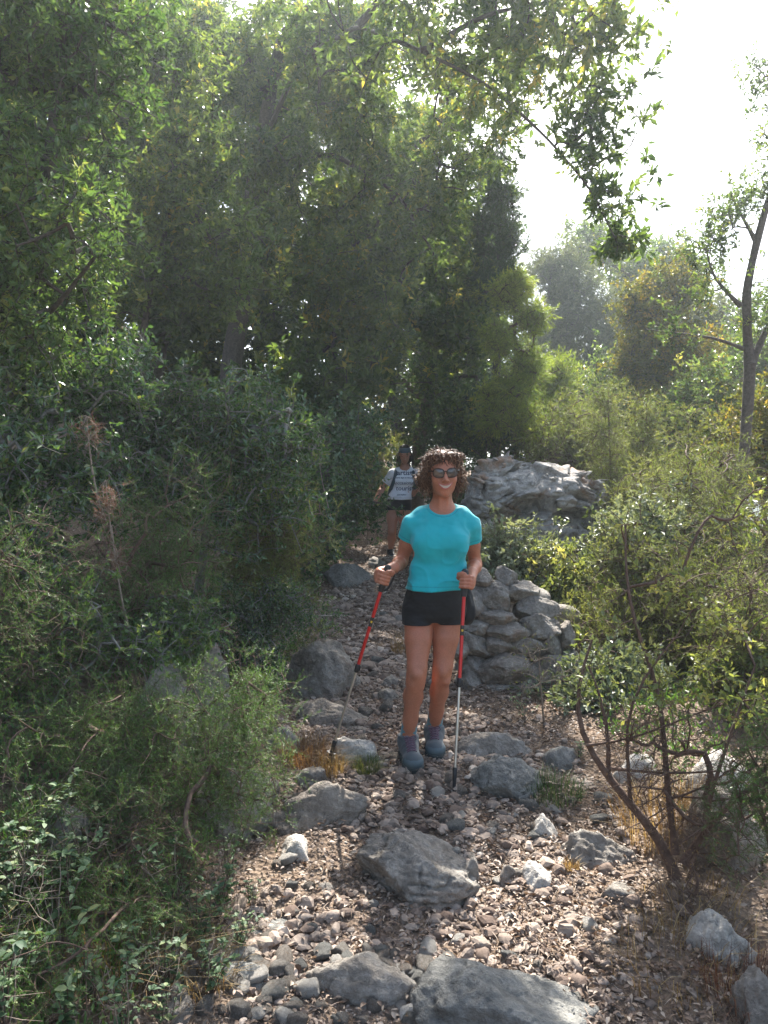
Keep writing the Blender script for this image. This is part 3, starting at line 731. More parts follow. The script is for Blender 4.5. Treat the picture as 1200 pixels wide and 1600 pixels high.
plant("tree_heath", "hanging feathery heath bush spilling over the rocks at the lower left", 'heath bush',
      [([Gd(230, 3.3), P(260, 1180, 3.2), P(320, 1100, 3.1), P(380, 1060, 3.1)], .010, .004), ([P(260, 1180, 3.2), P(330, 1230, 3.0), P(400, 1250, 2.95)], .006, .003), ([P(260, 1180, 3.2), P(190, 1110, 3.1), P(120, 1080, 3.1)], .010, .005)],
      [B(330, 1110, 3.05, .20, .2, .13), B(400, 1150, 3.0, .12, .18, .14), B(250, 1130, 3.0, .22, .2, .12), B(370, 1230, 2.95, .15, .15, .10), B(150, 1150, 3.0, .2, .2, .12), B(420, 1060, 3.2, .12, .15, .1), B(300, 1210, 2.9, .15, .15, .09), B(395, 1290, 2.9, .07, .1, .08), B(180, 1240, 2.8, .2, .2, .10), B(60, 1180, 2.8, .18, .2, .12), B(90, 1290, 2.6, .16, .15, .08), B(250, 1330, 2.7, .16, .15, .07), B(60, 1400, 2.4, .16, .15, .07), B(170, 1430, 2.4, .16, .15, .06), B(40, 1540, 2.1, .15, .12, .06), B(280, 1450, 2.5, .14, .12, .05)],
      2000, (22, .013, .0007, 'needle'), (L_HEATH, M_BARK_R), 6, tw=(4, .075), clump=.06, per=9, tip_r=.0007, up=.0, droop=.15)
plant("tree_heath", "feathery heath bush cut by the left edge at mid height", 'heath bush',
      [([Gd(-60, 3.2), P(-20, 1000, 3.2), P(20, 880, 3.1)], .016, .006)],
      [B(20, 860, 3.1, .12, .2, .2), B(50, 930, 3.1, .14, .2, .16), B(-10, 1030, 3.0, .2, .2, .15), B(60, 1040, 3.1, .18, .2, .12)],
      500, (20, .014, .0008, 'needle'), (L_HEATH, M_BARK_R), 7, tw=(4, .08), **heath)
plant("evergreen_shrub", "low small leaved shrub hanging over the big rounded boulder at the left", 'shrub',
      [([Gd(400, 5.0), P(420, 1000, 4.9), P(440, 950, 4.8)], .015, .006)],
      [B(400, 1000, 4.6, .2, .2, .13), B(440, 950, 4.8, .2, .2, .14), B(340, 960, 4.5, .25, .2, .12), B(420, 1060, 4.5, .12, .15, .12), B(500, 970, 5.2, .1, .2, .12)],
      600, (7, .016, .0042, 'leaf'), (L_GLOSS, M_BARK_G), 8, clump=.06, per=9, tw=(4, .06), tip_r=.0013)
plant("evergreen_shrub", "leafy round leaved shrub in the lower middle of the left bank", 'shrub',
      [([Gd(120, 3.7), P(130, 1060, 3.6), P(150, 980, 3.5)], .018, .007)],
      [B(110, 960, 3.4, .22, .2, .1), B(60, 1090, 3.3, .25, .2, .12), B(200, 1010, 3.4, .22, .2, .12), B(270, 980, 3.7, .2, .2, .12)],
      430, (5, .022, .0075, 'leaf'), (L_BRIGHT, M_BARK_G), 9, clump=.07, per=9, tw=(3, .08), tip_r=.0015)
for i, (px, py, d, n) in enumerate([(170, 790, 3.5, 46), (140, 690, 3.65, 30), (500, 700, 7.6, 40), (180, 860, 3.47, 36)]):
    plant("dead_branch", ["upright rusty dead heath branch in the middle of the left bank", "rusty dead heath twigs high on the left bank", "rusty dead heath tip at the left of the farther walker", "lowest rusty dead heath branch on the left bank"][i], 'dead branch',
          [([P(px + 20, py + 120, d + .05), P(px, py + 40, d), P(px - 5, py - 40, d)], .006, .002)], [B(px, py, d, .022 * d / 3.8, .03, .15 * d / 3.8)], n, (16, .011, .0008, 'needle'), (L_RUST, M_TWIG), 20 + i, clump=.03, per=5, tw=(3, .05), tip_r=.001, group='rusty dead heath branches')

# ---- low soft leaved plants in the lower left corner, and on the right
def sprig(seed, nst, h, leaf=.034, dry=4):
    r0 = np.random.default_rng(seed); mb = MB(); lp, ld = [], []
    for s in range(nst + dry):
        a = r0.uniform(0, 6.28); le = r0.uniform(.05, .45) * h; hh = h * r0.uniform(.55, 1)
        p = np.array([[0, 0, 0], [le * .3 * math.cos(a), le * .3 * math.sin(a), hh * .4], [le * .8 * math.cos(a), le * .8 * math.sin(a), hh * .8], [le * 1.2 * math.cos(a), le * 1.2 * math.sin(a), hh]])
        p[1:] += r0.normal(size=(3, 3)) * h * .05; q = resample(p, h / 7); mb.tube(q, np.linspace(.0028, .0014, len(q)), 4, 0 if s < nst else 1)
        if s < nst:
            for t in range(max(2, len(q) // 3), len(q)):
                for k in range(2 if t < len(q) - 1 else 5):
                    b = r0.uniform(0, 6.28); lp.append(q[t]); ld.append([math.cos(b), math.sin(b), r0.uniform(-.1, .9)])
        else:
            for k in range(5):
                t = r0.integers(len(q) // 2, len(q)); e = q[t] + r0.normal(size=3) * h * .18 + [0, 0, h * .05]; mb.tube(np.array([q[t], (q[t] + e) / 2 + r0.normal(size=3) * .008, e]), [.0014, .001, .0006], 3, 1)
    st = mb.mesh("stem", [M_BARK_R, M_TWIG]); n = len(lp); lp = np.array(lp); ld = norm(np.array(ld))
    V, T, k = leaf_geo(lp, ld, norm(r0.normal(size=(n, 3)) * .3 + [0, 0, 1]), leaf * r0.uniform(.5, 1.15, n), leaf * .27 * r0.uniform(.7, 1.1, n), 'broad', .2)
    return st, mesh_np("leaves", V, [T], L_CIST, smooth=True, attr={'rnd': np.repeat(r0.random(n), k)})
def place_sprigs():
    prot = [sprig(60 + i, [6, 8, 5, 9, 7][i], [.22, .28, .17, .24, .30][i]) for i in range(5)]
    r0 = np.random.default_rng(77)
    spots = [(40, 1400, 1), (95, 1500, 1.1), (30, 1560, 1), (200, 1420, .9), (270, 1440, 1), (310, 1480, .9), (240, 1560, .8), (150, 1580, 1), (330, 1560, .7), (120, 1400, .9), (20, 1460, 1), (60, 1330, .9), (215, 1500, .8),
             (340, 1440, .8), (290, 1380, .8), (180, 1340, .9), (375, 1490, .6), (100, 1620, 1), (10, 1620, 1), (190, 1640, .8), (260, 1620, .7), (820, 1130, .6), (905, 1190, .6), (840, 900, 1.3), (880, 960, 1.2), (395, 1420, .5), (355, 1390, .7)]
    spots += [(r0.uniform(0, 330), r0.uniform(1290, 1640), r0.uniform(.6, 1.0)) for _ in range(9)]
    for i, (px, py, s) in enumerate(spots):
        st, lv = prot[i % 5]; g = G(px, py)
        root = empty("leafy_plant", g, ["small pale leaved plant at the foot of the dry stone wall", "small leafy plant beside the pale blue stone below the wall", "leafy sprig standing above the top of the dry stone wall", "leafy sprig at the right end of the dry stone wall's top"][i - 21] if 21 <= i < 25 else "soft leaved grey green plant growing among dry twigs at the lower left", 'plant', "low soft leaved plants by the wall" if 21 <= i < 25 else "low soft leaved plants among dry twigs")
        root.rotation_euler = (0, 0, r0.uniform(0, 6.28)); root.scale = (s, s, s)
        a = bpy.data.objects.new("stem", st); b = bpy.data.objects.new("leaves", lv)
        for o in (a, b): COL.objects.link(o); o.parent = root
place_sprigs()

def tuft(name, label, px, py, n, h, mt, seed, spread=.06, cat='grass tuft', group=None, lean=.6, w=.0012):
    r0 = np.random.default_rng(seed); g = G(px, py)
    a = r0.uniform(0, 6.28, n); rr = spread * np.sqrt(r0.random(n)); b = np.stack([rr * np.cos(a), rr * np.sin(a), np.zeros(n)], 1); b[:, 2] = gz(b[:, 0] + g[0], b[:, 1] + g[1]) - g[2]
    H = h * r0.uniform(.45, 1.1, n); le = np.abs(r0.normal(size=n)) * lean * H; o = a + r0.normal(size=n) * .8; dr = np.stack([np.cos(o), np.sin(o), np.zeros(n)], 1)
    s = np.stack([-np.sin(o + .5), np.cos(o + .5), np.zeros(n)], 1) * w
    m1 = b + dr * (le * .35)[:, None] + np.array([0, 0, 1]) * (H * .62)[:, None]; t = b + dr * le[:, None] * 1.15 + np.array([0, 0, 1]) * (H * .85)[:, None]
    V = np.stack([b - s, b + s, m1 - s * .8, m1 + s * .8, t], 1).reshape(-1, 3) + g; k = np.arange(n)[:, None] * 5
    Tr = np.vstack([k + [0, 1, 3], k + [0, 3, 2], k + [2, 3, 4]])
    tag(link(name, mesh_np(name, V, [Tr], mt, smooth=False, attr={'rnd': np.repeat(r0.random(n), 5)}), None, g), label, cat, group)
L_RUST2 = leafmat("rusty_grass", [(0, (.10, .055, .025)), (.6, (.20, .12, .05)), (1, (.38, .27, .14))], .35, .7, (1.2, .9, .5))
L_GRASS = leafmat("grass_blade", [(0, (.06, .10, .03)), (.6, (.12, .15, .045)), (1, (.28, .25, .10))], .35, .6)
tuft("grass_tuft", "dry rusty orange grass tuft between the left stones", 476, 1190, 520, .15, L_RUST2, 1, .12, lean=1.0)
tuft("grass_tuft", "straw coloured grass hanging at the tip of the left pole", 520, 1205, 260, .10, L_STRAW, 2, .07)
tuft("grass_tuft", "green brown grass under the white topped stone", 575, 1208, 280, .10, L_GRASS, 3, .07)
tuft("grass_tuft", "dark green grass clump at the foot of the wall on the right", 868, 1240, 420, .11, L_DARK, 4, .13)
tuft("grass_tuft", "small yellow grass tuft right of the bright block", 893, 1360, 90, .06, L_STRAW, 5, .03)
tuft("grass_tuft", "dry grass beside the walker's thigh at the wall", 640, 1020, 240, .22, L_STRAW, 6, .14)
tuft("grass_tuft", "tall dry grass behind the stems of the bare shrub", 1040, 1280, 420, .22, L_STRAW, 7, .22)
tuft("grass_tuft", "dry pale grass at the lower right near the white boulder", 1050, 1520, 200, .10, L_STRAW, 8, .2, lean=1.0)
tuft("grass_tuft", "tangle of dry blades below the bare shrub", 1090, 1440, 220, .10, L_STRAW, 9, .2, lean=1.1)
tuft("grass_tuft", "brown grass clump at the right edge above the corner boulder", 1170, 1560, 320, .12, L_RUST, 10, .15, lean=1.0)
tuft("grass_tuft", "dry straw patch amid the lower left plants", 150, 1480, 500, .15, L_STRAW, 11, .25, lean=1.1)
tuft("grass_tuft", "dry straw patch beside the lower left gravel", 300, 1520, 320, .10, L_STRAW, 12, .15, lean=1.1)

# ---- the big oak that hangs over the path
oak_trunk = [([Gd(330, 11), P(345, 700, 10.9), P(375, 480, 10.7), P(400, 250, 10.5), P(440, 60, 10), P(520, -20, 9)], .16, .06),
             ([P(400, 250, 10.5), P(470, 90, 8.6), P(560, 40, 6.9), P(660, 80, 6.2), P(760, 130, 6.0), P(850, 210, 5.9), P(920, 290, 5.85), P(960, 370, 5.8)], .035, .006),
             ([P(400, 250, 10.5), P(520, 240, 10), P(620, 300, 9.8), P(680, 400, 9.6)], .045, .012),
             ([P(400, 250, 10.5), P(300, 200, 10.3), P(220, 180, 10.1)], .05, .016),
             ([P(375, 480, 10.7), P(300, 420, 10.3), P(180, 370, 10.1)], .045, .014),
             ([P(660, 80, 6.2), P(760, 20, 6.0), P(880, 0, 5.9)], .025, .008),
             ([P(560, 40, 6.9), P(700, -120, 6.5), P(850, -160, 6.2)], .035, .012)]
hang = np.vstack([P(px, py, 5.85) + np.random.default_rng(3).normal(size=(n, 3)) * s for px, py, n, s in
                  [(930, 230, 26, .12), (945, 310, 34, .12), (965, 385, 14, .05), (915, 345, 12, .07), (880, 390, 5, .05), (960, 60, 22, .12), (985, 375, 5, .03), (940, 160, 26, .12)]])
plant("overhanging_oak", "big evergreen oak whose crown hangs over the path from the upper left", 'tree', oak_trunk,
      [B(300, 140, 10.4, 1.2, .9, .8), B(430, 90, 10.3, 1.3, 1, .7), B(560, 110, 8.8, .9, .8, .6), B(680, 50, 6.3, .6, .7, .40, .7), B(800, 50, 6.0, .55, .6, .36, 1.3), B(900, 50, 5.9, .3, .4, .3, 1.6), B(880, 130, 5.9, .3, .35, .25, 1.2),
       B(790, 180, 6.0, .40, .4, .22, .6), B(865, 215, 5.9, .2, .3, .18, .3), B(560, 250, 9.8, .9, .8, .6), B(430, 260, 10.2, .9, .8, .6), B(660, 320, 9.6, .75, .6, .6), B(500, 400, 10, .8, .7, .5), B(710, 190, 8.0, .6, .5, .4, .8),
       B(700, 110, 9.6, 1.0, .8, .5), B(810, 110, 9.4, .5, .5, .6), B(745, 230, 9.5, .55, .5, .5), B(640, 470, 9.8, .6, .5, .4), B(360, 400, 10.3, .7, .6, .5), B(640, -110, 6.8, .8, .8, .35, .4), B(820, -130, 6.2, .8, .7, .4, .4)],
      4300, (5, .072, .0145, 'leaf'), (L_OAK, M_BARK), 40, clump=.15, per=24, tw=(4, .12), extra_tips=hang, tip_r=.002, droop=.12,
      keep=lambda t: ~np.any([np.hypot(t[:, 0] - a - .176 * (t[:, 1] - b), (t[:, 2] - c - 1.21 * (t[:, 1] - b)) * .64) < r for a, b, c, r in ((.62, 2.85, .2, .36), (.85, 3.0, .2, .28), (-.32, 3.0, .2, .26), (0, 6.8, .6, .35))], axis=0))  # crown pruned along sun rays so that light patches reach the path
plant("oak_sapling", "olive brown oak with dull leaves in the upper left centre behind the bright evergreen", 'tree',
      [([Gd(200, 7.2), P(200, 640, 7.1), P(240, 430, 7.0), P(290, 250, 7.0)], .05, .012)],
      [B(240, 330, 6.9, .52, .5, .36), B(300, 230, 6.9, .5, .5, .36), B(330, 340, 7.1, .45, .5, .34), B(230, 450, 6.9, .4, .45, .28), B(250, 90, 7.0, .5, .5, .3), B(330, 450, 7.1, .4, .4, .3)],
      1100, (5, .058, .014, 'leaf'), (L_OAK, M_BARK), 41, clump=.13, per=9, tw=(4, .14))

# ---- trees and thickets behind
plant("oak_tree", "dense dark oak filling the centre above the two walkers, leaning dark trunk", 'tree',
      [([Gd(648, 12.2), P(655, 690, 12.2), P(668, 630, 12.1), P(680, 560, 12), P(640, 450, 12), P(600, 330, 12)], .13, .04), ([P(680, 560, 12), P(740, 500, 11.8), P(780, 430, 11.6)], .06, .02), ([P(668, 630, 12.1), P(590, 560, 11.5), P(520, 500, 11)], .06, .02)],
      [B(560, 520, 11, 1.0, .9, .8), B(660, 480, 11.2, 1.0, .9, .8), B(712, 530, 11, .55, .7, .6), B(600, 380, 11.6, 1.1, 1, .8), B(720, 380, 11.8, .8, .9, .8), B(500, 620, 10.5, .8, .8, .5), B(620, 620, 10.8, .8, .8, .4), B(725, 640, 10.8, .5, .7, .4), B(640, 250, 12, 1.1, 1, .8)],
      1900, (6, .100, .025, 'leaf'), (L_OAK, M_BARK), 42, clump=.19, per=26, tw=(4, .2), tip_r=.003, keep=lambda t: ~((t[:, 2] < 3.3) & (np.abs(t[:, 0] - .3) < .7) & (t[:, 1] < 12.2)) & ~(np.hypot(t[:, 0] - .2 - .176 * (t[:, 1] - 10.5), (t[:, 2] - 2.0 - 1.21 * (t[:, 1] - 10.5)) * .64) < .42))  # pocket and sun-ray opening pruned to let light onto the farther walker
plant("oak_tree", "tall shaded oak high on the left bank behind the overhanging crown", 'tree',
      [([Gd(220, 12.5), P(240, 600, 12.4), P(280, 350, 12.3), P(300, 100, 12.3)], .15, .05), ([P(240, 600, 12.4), P(120, 420, 12), P(40, 300, 11.8)], .07, .03)],
      [B(120, 200, 11.8, 1.6, 1, 1.3), B(330, 200, 12.2, 1.5, 1, 1.3), B(60, 450, 11.4, 1.4, 1, 1.1), B(280, 450, 11.4, 1.4, 1, 1.1), B(430, 350, 12.3, 1.2, 1, 1.3), B(420, 560, 11, 1.0, .9, .6), B(200, 50, 12.5, 2.0, 1, .8), B(480, 80, 13, 1.6, 1, 1)],
      2100, (6, .128, .032, 'leaf'), (L_OAK, M_BARK), 43, clump=.23, per=26, tw=(4, .24), tip_r=.003)
plant("evergreen_shrub", "dense dark thicket shrub left of the farther walker", 'shrub',
      [([Gd(480, 8.8), P(485, 780, 8.8), P(490, 700, 8.7)], .04, .015)],
      [B(470, 780, 8.2, .45, .5, .45), B(520, 720, 8.6, .4, .5, .4), B(440, 680, 8.2, .5, .5, .4), B(550, 790, 9.3, .3, .4, .35), B(480, 850, 7.8, .35, .4, .25), B(560, 680, 9.6, .4, .4, .3)],
      1500, (5, .050, .013, 'leaf'), (L_GLOSS, M_BARK), 44, clump=.13, per=12, tw=(4, .12))
plant("tree_heath", "pale dry heath bush just left of the farther walker's head", 'heath bush',
      [([Gd(575, 11.4), P(575, 760, 11.4), P(580, 720, 11.4)], .02, .008)],
      [B(585, 735, 11.3, .22, .25, .28), B(560, 760, 11.2, .25, .25, .25), B(600, 700, 11.5, .18, .2, .2)],
      420, (16, .04, .0028, 'needle'), (L_HEATH_L, M_TWIG), 45, tw=(4, .16), clump=.10, per=6)
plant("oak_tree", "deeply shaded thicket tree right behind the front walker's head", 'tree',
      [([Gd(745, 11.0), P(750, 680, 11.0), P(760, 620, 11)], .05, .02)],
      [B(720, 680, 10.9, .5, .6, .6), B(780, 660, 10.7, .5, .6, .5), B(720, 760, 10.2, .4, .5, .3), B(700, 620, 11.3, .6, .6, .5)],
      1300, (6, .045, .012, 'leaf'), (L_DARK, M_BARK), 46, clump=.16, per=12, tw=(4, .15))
plant("cypress", "dark narrow cypress crown against the sky in the upper centre", 'tree',
      [([Gd(775, 11.2), P(775, 600, 11.2), P(775, 300, 11.2), P(772, 240, 11.2)], .10, .015)],
      [B(768, 250, 11.2, .16, .2, .25), B(776, 300, 11.2, .26, .3, .4), B(780, 370, 11.2, .32, .35, .5), B(770, 440, 11.2, .35, .35, .5)],
      1300, (16, .055, .0045, 'needle'), (L_DARK, M_BARK), 47, tw=(4, .16), clump=.09, per=9, tip_r=.003)
plant("juniper_tree", "lime green juniper lit by the sun right of the dark oak", 'tree',
      [([Gd(805, 10.6), P(805, 700, 10.5), P(808, 600, 10.4), P(803, 480, 10.3)], .06, .02)],
      [B(795, 455, 10.2, .26, .3, .16), B(830, 500, 10.0, .22, .3, .14), B(780, 530, 9.9, .26, .3, .16), B(832, 570, 10.0, .18, .3, .20), B(795, 610, 9.9, .26, .3, .16), B(825, 660, 10.0, .22, .3, .16), B(770, 660, 10.0, .2, .3, .14)],
      1150, (22, .045, .0028, 'needle'), (L_LIME, M_BARK_R), 48, tw=(4, .15), clump=.07, per=14, tip_r=.0025, droop=.3)
plant("juniper_tree", "smaller lime green juniper beside the outcrop, lower than its neighbour", 'tree',
      [([Gd(872, 11.4), P(870, 700, 11.4), P(866, 600, 11.4)], .05, .02)],
      [B(865, 600, 11.4, .28, .32, .32), B(875, 680, 11.2, .36, .36, .36), B(842, 660, 11.0, .22, .26, .34)],
      900, (20, .045, .003, 'needle'), (L_LIME, M_BARK_R), 49, tw=(4, .15), clump=.11, per=9, tip_r=.0025)
plant("olive_tree", "silvery grey olive tree in the distance right of the junipers", 'tree',
      [([Gd(875, 18), P(880, 640, 18), P(885, 560, 18), P(900, 480, 18)], .13, .03), ([P(880, 600, 18), P(935, 540, 18), P(970, 500, 18)], .05, .02)],
      [B(870, 430, 18, .7, .7, .75), B(920, 500, 18, .9, .8, .8), B(960, 560, 17.6, .8, .7, .6), B(860, 520, 18, .6, .6, .7)],
      2300, (7, .075, .010, 'leaf'), (L_OLIVE, M_BARK_G), 50, clump=.16, per=10, tw=(4, .22), tip_r=.003)
plant("oak_tree", "distant dull green oak on the skyline between the olive and the yellowing tree", 'tree',
      [([Gd(985, 23), P(980, 600, 23), P(975, 450, 23)], .15, .04)],
      [B(930, 390, 22, .7, .8, .45), B(985, 440, 23, 1.0, 1, .8), B(1000, 520, 22.5, 1.2, 1, .9), B(1050, 420, 24, .9, 1, .7)],
      1500, (6, .10, .028, 'leaf'), (L_OAK, M_BARK), 51, clump=.3, per=12, tw=(4, .3), tip_r=.004)
plant("oak_tree", "yellowing oak in the sun left of the bare forked trunk", 'tree',
      [([Gd(1035, 12.6), P(1035, 700, 12.6), P(1040, 580, 12.6), P(1050, 480, 12.6), P(1060, 420, 12.6)], .08, .02), ([P(1040, 560, 12.6), P(1000, 500, 12.4), P(985, 450, 12.4)], .03, .012)],
      [B(1010, 480, 12.4, .42, .45, .42), B(1055, 450, 12.6, .38, .45, .4), B(1040, 560, 12.4, .55, .5, .45), B(985, 560, 12.3, .3, .35, .4), B(1090, 560, 12.6, .35, .4, .35), B(1045, 640, 12.2, .5, .5, .3)],
      1500, (6, .052, .014, 'leaf'), (L_YEL, M_BARK), 52, clump=.13, per=10, tw=(4, .16), tip_r=.0025)
fork = [([Gd(1150, 7.6), P(1148, 860, 7.6), P(1158, 740, 7.6), P(1170, 640, 7.55), P(1172, 560, 7.5)], .066, .052),
        ([P(1172, 570, 7.5), P(1167, 520, 7.5), P(1164, 470, 7.45), P(1174, 410, 7.4), P(1190, 350, 7.4), P(1225, 230, 7.3), P(1240, 60, 7.3)], .048, .016),
        ([P(1174, 570, 7.5), P(1195, 520, 7.5), P(1225, 460, 7.5)], .038, .02),
        ([P(1162, 545, 7.5), P(1120, 528, 7.45), P(1070, 522, 7.4), P(1010, 515, 7.3)], .018, .005),
        ([P(1157, 478, 7.45), P(1130, 452, 7.4), P(1110, 430, 7.4), P(1105, 395, 7.4)], .022, .007),
        ([P(1180, 375, 7.4), P(1160, 340, 7.4), P(1140, 300, 7.4)], .02, .007)]
plant("forked_tree", "slim grey tree with a forked trunk and sparse crown at the right edge", 'tree', fork,
      [B(1105, 385, 7.4, .2, .25, .22), B(1130, 330, 7.4, .2, .25, .18), B(1110, 440, 7.4, .22, .25, .18), B(1180, 290, 7.3, .2, .3, .25), B(1195, 100, 7.3, .12, .3, .25), B(1060, 520, 7.3, .25, .2, .12), B(1200, 480, 7.4, .18, .3, .3), B(1040, 430, 7.5, .16, .2, .12), B(1195, 20, 7.3, .1, .2, .15), B(1250, 200, 7.3, .3, .4, .8)],
      640, (6, .040, .009, 'leaf'), (L_OAK, M_BARK), 53, clump=.08, per=7, tw=(3, .11), tip_r=.002)
for i, (px, d, pt, w) in enumerate([(950, 9.2, 600, .34), (1010, 9.6, 610, .30), (1075, 8.6, 640, .34), (905, 10.4, 640, .36), (1000, 8.0, 720, .36), (955, 8.4, 770, .22), (1060, 5.6, 840, .28), (980, 6.0, 830, .24), (1130, 6.2, 760, .32), (1170, 4.6, 900, .26)]):
    plant("tree_heath", ["tall light green tree heath right of the outcrop, topmost of its kind", "light green tree heath between the outcrop and the forked trunk", "pale tree heath just left of the forked trunk", "light green tree heath rising behind the outcrop",
                         "bushy light green heath below the tall ones on the right", "small light green heath at the right end of the outcrop", "feathery heath behind the upper stems of the bare shrub", "feathery heath right of the outcrop, nearer than the tall ones", "feathery heath in front of the forked trunk", "feathery heath at the right edge, nearest of its kind"][i], 'heath bush',
          [([Gd(px, d), P(px + 4, (pt + 800) / 2 + 40, d), P(px, pt + 20, d)], .02, .006)],
          [B(px, pt + 30, d, w * .45, w * .5, .22), B(px - 8, pt + 100, d, w * .8, w * .7, .38), B(px + 10, pt + 190, d, w, w, .42)],
          650, (20, .0032 * (d + .6), .0002 * (d + .6), 'needle'), (L_HEATH_L, M_BARK_R), 60 + i, tw=(4, .14), clump=.08, per=7, tip_r=.0018, up=.35, group='light green tree heaths on the right slope')
SH = [(905, 925, 6.6, .32, .16, L_SUN, "leafy green shrub in front of the outcrop"), (800, 885, 6.9, .40, .17, L_OLIVE, "dull grey green shrub between the outcrop and the stone wall"), (965, 985, 5.6, .30, .24, L_HEATH_L, "feathery pale shrub right of the stone wall"),
      (1020, 850, 6.4, .40, .26, L_OLIVE, "greyish shrub in the sun at the middle right"), (1110, 760, 7.0, .45, .36, L_HEATH_L, "feathery bright shrub in front of the forked trunk"), (1190, 700, 8.2, .55, .5, L_YEL, "yellowing bush at the right edge beside the forked trunk"),
      (1120, 660, 10.5, .8, .6, L_OAK, "dull green bush behind the forked trunk"), (1070, 950, 5.6, .45, .3, L_HEATH_L, "pale green bush behind the bare shrub"), (1180, 900, 5.2, .45, .4, L_HEATH_L, "feathery bush at the right edge above the bare shrub"),
      (1200, 1050, 4.6, .30, .22, L_SUN, "lower yellow green bush at the right edge"), (960, 1090, 4.9, .30, .16, L_OLIVE, "grey green low bush right of the wall's foot"), (890, 690, 10.2, .6, .4, L_HEATH_L, "sunny pale bush behind the outcrop"), (1220, 560, 14, 1.2, .9, L_OAK, "distant green tree crown at the right edge behind the forked trunk"),
      (1090, 520, 17, 1.0, .8, L_OLIVE, "distant grey green tree crown behind the yellowing oak"), (960, 640, 14, 1.0, .7, L_OAK, "distant dull green bush under the olive"), (1150, 620, 16, 1.3, .9, L_YEL, "distant yellowish crown behind the forked trunk")]
for i, (px, py, d, w, h, mt, lab) in enumerate(SH):
    c = P(px, py, d); ls = .024 + .0035 * d
    fe = mt is L_HEATH_L
    plant("leafy_shrub" if d < 12 else "slope_tree", lab, 'shrub' if d < 12 else 'tree', [([Gd(px, d), (Gd(px, d) + c) / 2 + [.05, 0, 0], c], .012 + .004 * d, .008)],
          [(c + [0, 0, h * .25], (w * .8, w * .8, h)), (c + [w * .5, .1, -h * .4], (w * .7, w * .7, h * .8)), (c + [-w * .5, -.1, -h * .4], (w * .7, w * .7, h * .8))],
          (420 if fe else 300 if d < 6 else 560) if d < 9 else 900, ((20, .0032 * (d + .8), .0002 * (d + .8), 'needle') if fe else (6, ls, ls * .25, 'leaf')), (mt, M_BARK_R), 80 + i, clump=.04 + .014 * d, per=8, tw=(4, .06 + .010 * d), tip_r=.0012 + .00015 * d, up=.2, group='shrubs of the sunny right slope' if d < 12 else 'distant crowns on the right')

# ---- the bare dark shrub at the right, in front of everything
bare = [([G(1060, 1372) - [0, 0, .04], P(1055, 1335, 2.95), P(1030, 1300, 3.0), P(985, 1262, 3.05), P(950, 1215, 3.1), P(915, 1170, 3.1), P(890, 1110, 3.15), P(905, 1060, 3.15), P(925, 1000, 3.2)], .024, .004),
        ([P(1055, 1335, 2.95), P(1042, 1230, 3.0), P(1038, 1150, 3.05), P(1030, 1060, 3.1), P(985, 970, 3.1), P(975, 880, 3.15), P(978, 820, 3.2)], .014, .004),
        ([P(1068, 1350, 2.9), P(1100, 1310, 2.9), P(1110, 1265, 2.9), P(1150, 1235, 2.9), P(1200, 1225, 2.9), P(1260, 1180, 2.9)], .016, .005),
        ([P(950, 1215, 3.1), P(960, 1150, 3.1), P(940, 1080, 3.1), P(920, 1040, 3.15)], .010, .004),
        ([P(985, 1262, 3.05), P(990, 1200, 3.05), P(965, 1140, 3.05), P(1000, 1060, 3.0), P(1060, 990, 3.0)], .009, .003),
        ([P(1100, 1310, 2.9), P(1098, 1260, 2.85), P(1130, 1190, 2.85), P(1150, 1120, 2.9), P(1180, 1040, 2.9)], .010, .003),
        ([P(950, 1200, 3.1), P(1000, 1205, 3.0), P(1060, 1215, 2.95), P(1120, 1205, 2.9)], .007, .003),
        ([P(915, 1165, 3.1), P(990, 1165, 3.05), P(1060, 1120, 3.0), P(1130, 1100, 3.0)], .006, .003),
        ([P(1042, 1250, 3.0), P(1010, 1250, 3.0), P(1100, 1245, 2.95), P(1170, 1180, 2.95)], .005, .0025)]
plant("bare_shrub", "dark twisted shrub with a bare forked base at the right of the path", 'shrub', bare,
      [B(960, 860, 3.2, .17, .2, .22), B(1040, 960, 3.1, .25, .25, .22), B(1130, 1000, 3.0, .22, .25, .25), B(930, 1040, 3.15, .12, .15, .15), B(1150, 800, 3.2, .15, .2, .22), B(1080, 1090, 3.0, .22, .2, .12), B(1190, 1120, 2.9, .12, .2, .18), B(1000, 1080, 3.1, .18, .2, .12)],
      190, (4, .030, .0075, 'leaf'), (L_SUN, M_BARK_R), 100, clump=.05, per=5, tw=(2, .07), tip_r=.0012, bend=.22)
plant("dry_twigs", "tangle of leafless dry twigs round the base of the bare shrub", 'dead branch',
      [([G(1075, 1375), P(1090, 1330, 2.85), P(1100, 1290, 2.85)], .006, .003)],
      [B(1040, 1240, 2.95, .22, .15, .14), B(1100, 1330, 2.8, .18, .15, .1), B(1060, 1160, 3.0, .26, .15, .14), B(1090, 1420, 2.7, .16, .12, .05), B(980, 1150, 3.0, .16, .12, .12), B(1150, 1200, 2.9, .16, .12, .12)],
      620, (1, .012, .0016, 'leaf'), (L_STRAW, M_BARK_R), 101, clump=.05, per=4, tw=(2, .09), tip_r=.0009, bend=.3)
plant("tree_heath", "dark fine needled heath at the right edge in front of the pale boulder", 'heath bush',
      [([G(1215, 1400), P(1200, 1300, 2.6), P(1180, 1220, 2.6)], .010, .004)],
      [B(1180, 1240, 2.6, .12, .15, .09), B(1160, 1300, 2.6, .1, .12, .07), B(1210, 1190, 2.6, .12, .15, .1), B(1215, 1320, 2.55, .08, .1, .07)],
      380, (20, .012, .0006, 'needle'), (L_HEATH, M_BARK_R), 102, tw=(4, .06), clump=.05, per=8, tip_r=.001)
